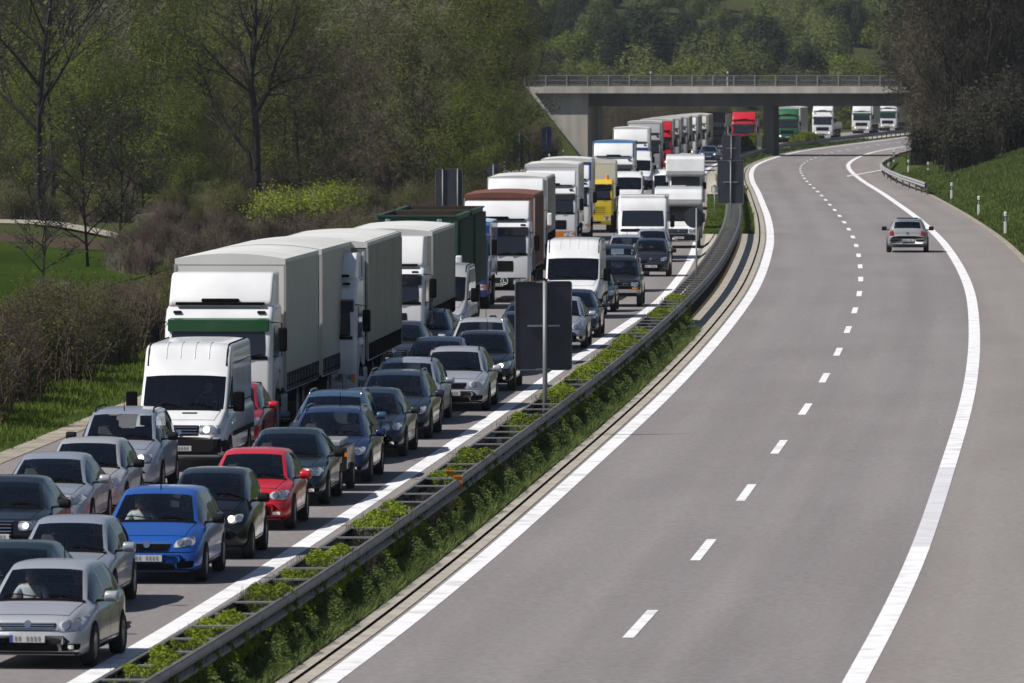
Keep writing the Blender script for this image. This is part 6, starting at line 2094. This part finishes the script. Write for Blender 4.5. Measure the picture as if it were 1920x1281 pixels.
blades('median_weeds', (-1.25, -.80, 398, 480, 'road'), 9000, .25, .035, M['lawn'], 2)
blades('median_grass', (-3.1, -2.2, 398, 520, 'road'), 16000, .14, .04, M['lawn'], 3)
blades('median_grass', (-2.4, -.75, 520, 1000, 'road'), 16000, .35, .08, M['weed'], 4)
blades('verge_grass', (-16.6, -13.1, 175, 330, 'ground'), 60000, .20, .03, M['lawn'], 5)
blades('bank_grass', (10.6, 19, 340, 640, 'ground'), 60000, .22, .035, M['bank'], 6)
# ------------------------------------------------------------------ vehicles
_veh = {}
LIT_SPECS = {}
def put_vehicle(root, px, py, twist=0.0, back=False, dx=0.0):
    x, y, z = at(px, py)
    sl = math.atan(slope(y + 2))
    root.location = (x + dx, y, z + .003)
    root.rotation_euler = (math.atan((road_z(y + 4) - road_z(y)) / 4), 0, -sl + R(twist))
    return root

NAMES = {'hatchback': 'hatchback', 'old_hatchback': 'hatchback', 'estate': 'estate_car', 'big_estate': 'estate_car', 'compact_estate': 'estate_car', 'saloon': 'saloon_car', 'city_car': 'city_car', 'mpv': 'people_carrier', 'off_roader': 'off_road_car'}
def car(kind, colour, px, py, label, lights=False, twist=0.0, rails=None, mirror=None, dx=0.0, cat='car'):
    if kind not in _veh:
        _veh[kind] = make_car(NAMES[kind], SP[kind])[0]
        r = _veh[kind]; _veh[kind] = [r, False]
    base, used = _veh[kind]
    r = copy_tree(base) if used else base
    _veh[kind][1] = True
    for x in r.children_recursive:
        if x.type != 'MESH': continue
        nm = x.name.split('.')[0]
        for s_ in x.material_slots:
            if s_.material == PAINT or s_.link == 'OBJECT':
                s_.link = 'OBJECT'
                if nm == 'lamp': continue
                s_.material = PC[colour] if not (nm == 'mirror' and mirror) else mirror
        if nm == 'roof_rail' and rails:
            x.material_slots[0].link = 'OBJECT'; x.material_slots[0].material = rails
    # the outer lamp of each pair is lit or not
    for hl in r.children:
        if hl.name.split('.')[0] == 'headlight':
            lamps = [c for c in hl.children if c.name.split('.')[0] == 'lamp']
            for i, l_ in enumerate(lamps):
                l_.material_slots[0].link = 'OBJECT'
                l_.material_slots[0].material = M['lit'] if (lights and i == 0) else M['reflector']
    put_vehicle(r, px, py, twist, dx=dx)
    tag(r, label, cat, None)
    return r

def occupant(v, P, side, shirt, label, dz=0.0):
    m = v.matrix_basis
    p = m @ Vector((side * P['W'] * .205, P['yseat'] + .42, P['zseat'] - .02 + dz))
    person(shirt, p, v.rotation_euler.z, label)

# right-hand queue, nearest first
c1 = car('hatchback', 'silver', 50, 1256, 'silver hatchback at the bottom left corner, nearest car of the queue', twist=-2)
occupant(c1, SP['hatchback'], -1, M['shirt_light'], 'person in a pale top in the passenger seat of the nearest silver hatchback')
occupant(c1, SP['hatchback'], 1, M['shirt_dark'], 'person in dark clothes driving the nearest silver hatchback')
car('saloon', 'black_green', -10, 1206, 'dark green saloon mostly hidden behind the nearest silver hatchback')
c3 = car('old_hatchback', 'silver_blue', 104, 1150, 'silver-blue car between the blue estate and the nearest silver hatchback')
occupant(c3, SP['old_hatchback'], 1, M['shirt_dark'], 'person in dark clothes driving the silver-blue car')
c4 = car('compact_estate', 'blue', 274, 1096, 'bright blue estate car with clear headlamps', mirror=M['trim'])
occupant(c4, SP['compact_estate'], -1, M['shirt_light'], 'person in a light shirt on the passenger side of the bright blue estate')
occupant(c4, SP['compact_estate'], 1, M['shirt_dark'], 'person in dark clothes driving the bright blue estate')
c5 = car('city_car', 'black', 383, 1050, 'tiny black city car between the blue estate and the red hatchback', lights=True)
occupant(c5, SP['city_car'], 1, M['shirt_dark'], 'person in dark clothes driving the tiny black city car', .02)
c6 = car('old_hatchback', 'red', 458, 996, 'bright red hatchback in the queue', mirror=PC['red'])
occupant(c6, SP['old_hatchback'], 1, M['shirt_dark'], 'person in dark clothes driving the red hatchback')
c7 = car('saloon', 'black_green', 523, 950, 'black-green saloon towing a small box trailer behind the red hatchback', lights=True, mirror=M['trim'])
# its trailer
tr = empty('trailer'); tr.parent = c7
mb = MB(); mb.rbox(-.62, .86, 5.3, 7.3, .42, .88, .03); mb.build('trailer_box', PC['anthracite'], tr)
mb = MB(); mb.rbox(-.5, .74, 5.4, 7.1, .882, 1.02, .04); mb.build('trailer_load', PC['grey'], tr)
for s_ in (-.66, .92): wheel(tr, s_, 6.3, .27, .16)
mb = MB(); mb.tube([(0, 4.62, .42), (.1, 5.35, .5)], .04, 6); mb.build('drawbar', M['trim'], tr)
mb = MB(); mb.box(.80, .88, 5.25, 5.31, .70, .78); mb.build('side_lamp', M['amber'], tr)
c8 = car('big_estate', 'navy', 606, 908, 'deep blue estate with dark roof rails and lit headlamps beside the white line', lights=True, rails=PC['navy'], mirror=PC['navy'])
occupant(c8, SP['big_estate'], 1, M['shirt_light'], 'person in a light shirt driving the deep blue estate')
car('estate', 'steel_blue', 612, 872, 'dark blue estate with chrome roof rails directly behind the deep blue estate', rails=M['chrome'])
c10 = car('saloon', 'navy_grey', 679, 859, 'dark blue-grey saloon with a pale sun blind', mirror=PC['navy_grey'])
occupant(c10, SP['saloon'], 1, M['shirt_dark'], 'person in dark clothes driving the blue-grey saloon')
c11 = car('estate', 'navy_grey', 728, 825, 'dark grey-blue estate with round clear headlamps behind the blue-grey saloon', rails=PC['navy_grey'])
occupant(c11, SP['estate'], 1, M['shirt_light'], 'person in a light top driving the grey-blue estate')
car('estate', 'silver_blue', 751, 797, 'silver estate hidden behind the dark grey-blue estate, only roof and right side showing', rails=M['trim'])
c13 = car('estate', 'silver', 843, 772, 'silver estate car with chrome grille and roof rails left of the big sign', rails=M['trim'], mirror=PC['silver'])
occupant(c13, SP['estate'], 1, M['shirt_dark'], 'person in dark clothes driving the silver estate')
car('saloon', 'silver_blue', 838, 744, 'pale blue-silver saloon half hidden behind the silver estate', dx=-.35)
car('hatchback', 'black', 898, 734, 'black hatchback with lit headlamps just left of the big sign', lights=True, mirror=M['trim'])
car('estate', 'silver_warm', 894, 706, 'white-silver estate behind the black hatchback', rails=M['chrome'])
car('old_hatchback', 'navy_grey', 975, 686, 'dark blue car partly hidden by the big sign')
car('saloon', 'navy_grey', 985, 664, 'blue-black saloon behind the big sign, only its roof showing')
car('hatchback', 'silver_blue', 1042, 655, 'silver-blue hatchback whose right half shows beside the big sign', mirror=PC['silver'])
car('saloon', 'navy_grey', 1068, 634, 'dark blue saloon behind the silver-blue hatchback right of the big sign')
car('old_hatchback', 'black_green', 1106, 586, 'dark green small car squeezed right of the white high-roof van')
car('off_roader', 'anthracite', 1154, 576, 'dark off-road car with orange indicators and steel front bar', mirror=M['trim'])
car('off_roader', 'navy_grey', 1154, 548, 'second dark off-road car, roof showing right behind the first')
car('city_car', 'anthracite', 1220, 519, 'small dark grey city car straddling the white line', mirror=M['trim'], cat='car')
car('estate', 'silver_blue', 1172, 508, 'grey-blue estate with roof rails left of the small dark city car', rails=M['steel'])
car('old_hatchback', 'silver_blue', 1222, 492, 'silver car with greenish windscreen behind the small dark city car')
# left-hand queue
car('saloon', 'black', -12, 1058, 'black saloon at the left picture edge', lights=True, mirror=M['trim'])
c = car('saloon', 'silver_blue', 72, 1006, 'silver saloon behind the black saloon at the left edge', mirror=PC['silver'])
occupant(c, SP['saloon'], 1, M['shirt_dark'], 'person in dark clothes driving the silver saloon on the left')
car('old_hatchback', 'silver_warm', 145, 972, 'pale silver hatchback with black mirrors between the silver saloon and the silver people carrier', mirror=M['trim'])
car('mpv', 'silver_blue', 213, 928, 'silver people carrier with dark roof rails in front of the white van', lights=True)
car('old_hatchback', 'dark_red', 415, 848, 'red car mostly hidden between the white van and the white-and-green lorry', mirror=PC['red'])
car('saloon', 'anthracite', 738, 708, 'dark saloon with chrome grille frame and lit headlamps between two lorries', lights=True)
car('estate', 'navy', 786, 684, 'dark blue estate close behind the dark saloon between the lorries', lights=True, rails=M['trim'])
# far cars
car('saloon', 'steel_blue', 1328, 304, 'distant dark blue car with lit headlamps right of the white box van', lights=True)
car('hatchback', 'steel_blue', 1296, 299, 'distant dark blue car just behind the roof of the white box van')
car('saloon', 'navy_grey', 1402, 284, 'distant dark car with one bright headlamp under the bridge left of the pier', lights=True)
car('hatchback', 'steel_blue', 1421, 281, 'distant blue car under the bridge right beside the pier', lights=True)
# the only car on the empty carriageway, driving away
w_ = car('old_hatchback', 'mid_silver', 1703, 452, 'silver hatchback driving away alone on the empty carriageway', mirror=M['trim'])
x, y, z = at(1702, 474)
w_.location = (x + .20, y + 4.1, road_z(y + 4.1)); w_.rotation_euler = (0, 0, math.pi - math.atan(slope(y)) - R(1))
mb = MB(); mb.rbox(-.44, .44, 3.50, 3.62, 1.405, 1.45, .015); mb.build('roof_spoiler', M['black'], w_)

# ---- vans
def van(name, key, spec_, colour, px, py, label, lights=False, H=2.6):
    sp_ = dict(spec_); sp_['paint'] = PC[colour]; sp_['lights'] = lights
    r, bv = make_car(name, sp_); van_extras(r, bv, sp_, H)
    put_vehicle(r, px, py); tag(r, label, 'van'); return r
V1 = van_spec(6.2, 2.0, 2.62, 2.05)
V1['face'] = dict(V1['face'], headlight=[(.42, .80), (.86, .80), (.88, .98), (.42, .98)], slats=(-.38, .38, (.82, .88, .94)),
                  mid=[('grille', [(-.40, .78), (.40, .78), (.42, .98), (-.42, .98)], M['black'], .008), ('bumper', [(-.95, .36), (.95, .36), (.96, .70), (-.96, .70)], M['trim'], .012), ('bonnet_slot', [(-.0, 1.20), (.32, 1.20), (.32, 1.225), (.0, 1.225)], M['black'], .010)])
v = van('panel_van', 'v1', V1, 'white', 335, 886, 'large white high-roof van with roof ribs in front of the white-and-green lorry', True)
occupant(v, V1, 1, M['shirt_dark'], 'person in dark clothes driving the large white van')
mb = MB()
for k, m_ in enumerate((M['sign_white'], PC['red'], M['sign_white'], M['hedge_leaf'])):
    pass
mb.box(-.45, .25, 1.22, 1.34, 1.215, 1.245); o = mb.build('dashboard_papers', M['sign_white'], v)
V2 = van_spec(5.6, 1.98, 2.58, 2.1)
van('panel_van', 'v2', V2, 'white', 1072, 598, 'tall white high-roof van right behind the big sign', False)
V3 = van_spec(5.2, 1.95, 2.3, 1.9)
van('panel_van', 'v3', V3, 'silver_warm', 816, 646, 'silver van squeezed between the grey curtain lorry and the green container lorry', False)
van('panel_van', 'v4', V3, 'white', 1252, 391, 'white van half hidden to the left of the white box van', False)
van('panel_van', 'v5', V3, 'white', 1176, 396, 'white van with its windscreen showing behind the yellow tow truck', False)
van('panel_van', 'v6', dict(V2), 'white', 1196, 356, 'pale van with sloping side window between the queues', False)
# motorhomes and box van
Vc = van_spec(5.4, 2.0, 2.2, 1.9)
def camper(colour, px, py, label, **k):
    sp_ = dict(Vc); sp_['paint'] = PC[colour]
    r = make_camper('motorhome', sp_, **k); put_vehicle(r, px, py); tag(r, label, 'motorhome'); return r
r = make_truck('motorhome', dict(kind='coachbuilt', H=2.80, front=PC['white'], cab=dict(paint=PC['white'], W=2.2, H=2.72, zw=1.30, zt=2.18, L=2.15, visor=None, gx=.5, grille=(.9, 1.05))))
put_vehicle(r, 1205, 486); tag(r, 'white motorhome with a wide dark windscreen above the silver cars', 'motorhome')
camper('white', 1272, 466, 'white motorhome with a box-like bed over the cab beside the round sign', H=2.85)
camper('white', 1285, 394, 'white box van with a rounded pod above the windscreen at the median', H=3.25, W=2.3)

# ---- lorries
def lorry(px, py, label, twist=0.0, **T):
    r = make_truck(T.pop('name', 'lorry'), T); put_vehicle(r, px, py, twist); tag(r, label, 'lorry'); return r
W_ = PC['white']
t1 = lorry(408, 824, 'white lorry with green sun visor and beige curtain sides, L emblem on its grille', twist=-.8, kind='drawbar', H=4.02, front=M['tarp_roof'], side=M['curtain'], roof=M['tarp_roof'], seed=3,
      cab=dict(paint=W_, H=3.02, zt=2.66, zw=1.85, deflector=3.72, visor=PC['visor_green'], grille=(.92, 1.30), grille_m=M['trim'], bumper=M['trim'], ring=(.62, 1.06), gx=1.0))
p = t1.matrix_basis @ Vector((.55, 1.15, 1.42))
person(M['shirt_light'], p, t1.rotation_euler.z, 'person in a white shirt driving the white-and-green lorry')
lorry(574, 768, 'white-cab lorry with long grey curtain trailer behind the white-and-green lorry', kind='semi', short=True, y1=13.6, H=4.0, front=M['curtain_grey'], side=M['curtain_grey'], roof=M['tarp_roof'], seed=5, cab=dict(paint=W_, H=3.2, deflector=3.75, side_flap=True))
lorry(712, 684, 'white lorry with tall roof deflector and darker grey curtain trailer', kind='semi', short=True, y1=12.5, H=3.62, front=M['curtain_grey'], side=M['curtain_grey'], roof=M['tarp_roof'], seed=8, cab=dict(paint=W_, H=2.7, zw=1.7, zt=2.42, deflector=3.5))
lorry(772, 626, 'white-and-blue lorry carrying green open containers', kind='skip', H=3.55, front=PC['container_green'], side=PC['container_green'], roof=PC['container_green'], cab=dict(paint=W_, H=3.3, zt=2.8, visor=PC['truck_blue'], horns=M['chrome'], mirror=W_))
lorry(848, 580, 'blue box lorry, a sliver seen between the green container and the white cab', kind='rigid', y1=7, H=3.0, front=PC['truck_blue'], side=PC['truck_blue'], roof=PC['sky_blue'], cab=dict(paint=PC['truck_blue'], H=2.6, zt=2.35))
lorry(930, 568, 'white lorry with L emblem hauling a rusty brown container', kind='semi', short=True, y1=11, H=3.85, front=PC['container_brown'], side=PC['container_brown'], roof=PC['container_brown'], ribs=True, straps=False,
      cab=dict(paint=W_, H=2.95, zt=2.65, deflector=3.62, bumper=M['trim'], grille=(1.12, 1.50), gx=.62, ring=(.30, .78), visor=M['glass_dark']))
lorry(966, 507, 'white lorry with big rounded roof deflector and brown-grey curtain trailer', kind='semi', y1=14, H=3.9, front=PC['brown_curtain'], side=PC['brown_curtain'], roof=M['tarp_roof'], cab=dict(paint=W_, H=3.2, deflector=3.85, side_flap=True, mirror=M['post_white']))
lorry(1032, 470, 'white lorry with white box trailer behind the big rounded deflector', kind='semi', y1=14, H=4.0, front=W_, side=PC['trailer_grey_shaded'], roof=M['tarp_roof'], straps=False, cab=dict(paint=W_, H=3.0, deflector=3.7, bumper=PC['orange'] if 'orange' in PC else M['orange']))
lorry(1060, 452, 'lorry with a blue headboard on its grey box trailer, behind the white box trailer', kind='semi', short=True, y1=11, H=4.0, front=PC['truck_blue'], side=PC['trailer_grey_shaded'], roof=M['tarp_roof'], straps=False, cab=dict(paint=W_, H=3.0, deflector=3.7))
lorry(1109, 437, 'yellow tow truck with a cream load on its bed', kind='rigid', y1=8.5, H=3.7, front=PC['cream'], side=PC['cream'], roof=W_, cab=dict(paint=PC['yellow'], W=2.25, H=2.75, zt=2.45, grille_m=PC['yellow'], horns=M['amber']))
lorry(1150, 392, 'white lorry with blue-striped roof edges on its box', kind='semi', short=True, y1=13, H=4.0, front=PC['truck_blue'], side=PC['trailer_grey_shaded'], roof=PC['sky_blue'], straps=False, cab=dict(paint=W_, H=3.1, deflector=3.9, horns=M['sign_white']))
lorry(1183, 350, 'white lorry with a blue bonnet band behind the blue-striped one', kind='semi', short=True, y1=13, H=4.0, front=W_, side=PC['trailer_grey_shaded'], roof=M['tarp_roof'], straps=False, cab=dict(paint=W_, H=3.0, deflector=3.9, visor=PC['truck_blue'], grille_m=PC['truck_blue']))
far = [(1214, 331, 'grey', 'grey', 'grey box lorry with white cab, first of the far row'),  # grey paint puts shadow on white cabs in this row
       (1236, 322, 'red', 'grey', 'far lorry with a small red cab top among the grey trailers'),
       (1252, 314, 'grey', 'grey', 'far grey lorry right of the red-topped cab'),
       (1268, 307, 'grey', 'grey', 'far lorry with tall grey body in the middle of the far row'),
       (1286, 301, 'white', 'grey', 'far pale lorry with lit headlamps near the right end of the far row'),
       (1306, 296, 'cream', 'grey', 'far lorry with cream cab at the right end of the far row')]
proto_far = None
for i, (px, py, c_, s_, lb) in enumerate(far):
    lorry(px - 6, py, lb, kind='semi', y1=14.5, H=4.0, front=PC['trailer_grey_shaded'], side=PC['trailer_grey_shaded'], roof=M['tarp_roof'], seed=20 + i, straps=False, cab=dict(paint=PC[c_], H=3.1, deflector=3.8, lights=(i in (1, 4))))
lorry(1334, 289, 'dark far lorry last before the bridge', kind='semi', y1=14.5, H=4.0, front=PC['anthracite'], side=PC['grey'], roof=M['trim'], straps=False, cab=dict(paint=PC['anthracite'], H=3.0))
lorry(1394, 282, 'red lorry cab with red roof deflector under the bridge left of the pier', kind='semi', y1=6, H=3.4, short=True, front=PC['anthracite'], side=PC['anthracite'], roof=M['trim'], straps=False, cab=dict(paint=PC['dark_red'], H=3.05, deflector=3.85, deflector_m=PC['red']))
lorry(1476, 268, 'green lorry with pale trailer emerging right of the bridge pier', kind='semi', y1=14.5, H=4.0, front=W_, side=PC['trailer_grey_shaded'], roof=M['tarp_roof'], straps=False, twist=0, cab=dict(paint=PC['green'], H=3.1, deflector=3.8, lights=True))
lorry(1542, 261, 'white lorry with lit headlamps and a flat load bed under the right span', kind='flat', front=W_, side=PC['trailer_grey_shaded'], roof=W_, cab=dict(paint=W_, H=3.3, deflector=3.9, lights=True))
lorry(1615, 251, 'white lorry with green stripe on its roof pod, second from the right under the bridge', kind='semi', y1=14.5, H=4.0, front=W_, side=PC['trailer_grey_shaded'], roof=M['tarp_roof'], straps=False, cab=dict(paint=W_, H=2.8, deflector=3.8, lights=True, visor=PC['green']))
lorry(1664, 246, 'white lorry with green visor at the far right under the bridge', kind='semi', y1=14.5, H=4.0, front=PC['anthracite'], side=PC['anthracite'], roof=M['trim'], straps=False, cab=dict(paint=W_, H=3.0, deflector=3.6, visor=PC['green'], lights=True))
# ------------------------------------------------------------------ air
hz_m = bpy.data.materials.new('haze'); hz_m.use_nodes = True
n = hz_m.node_tree; n.nodes.remove(n.nodes['Principled BSDF'])
pv = n.nodes.new('ShaderNodeVolumePrincipled')
pv.inputs['Color'].default_value = (0.80, 0.87, 1.0, 1)
pv.inputs['Density'].default_value = 0.00005
pv.inputs['Anisotropy'].default_value = 0.2
n.links.new(pv.outputs[0], n.nodes['Material Output'].inputs['Volume'])
mb = MB(); mb.box(-1000, 1900, -80, 3900, -6, 260)
hz_o = mb.build('haze', hz_m); hz_o['kind'] = 'stuff'

# prototypes that found no place in the scene are removed
for o, used in list(_protos.values()):
    if not used:
        for c in list(o.children_recursive): bpy.data.objects.remove(c)
        bpy.data.objects.remove(o)
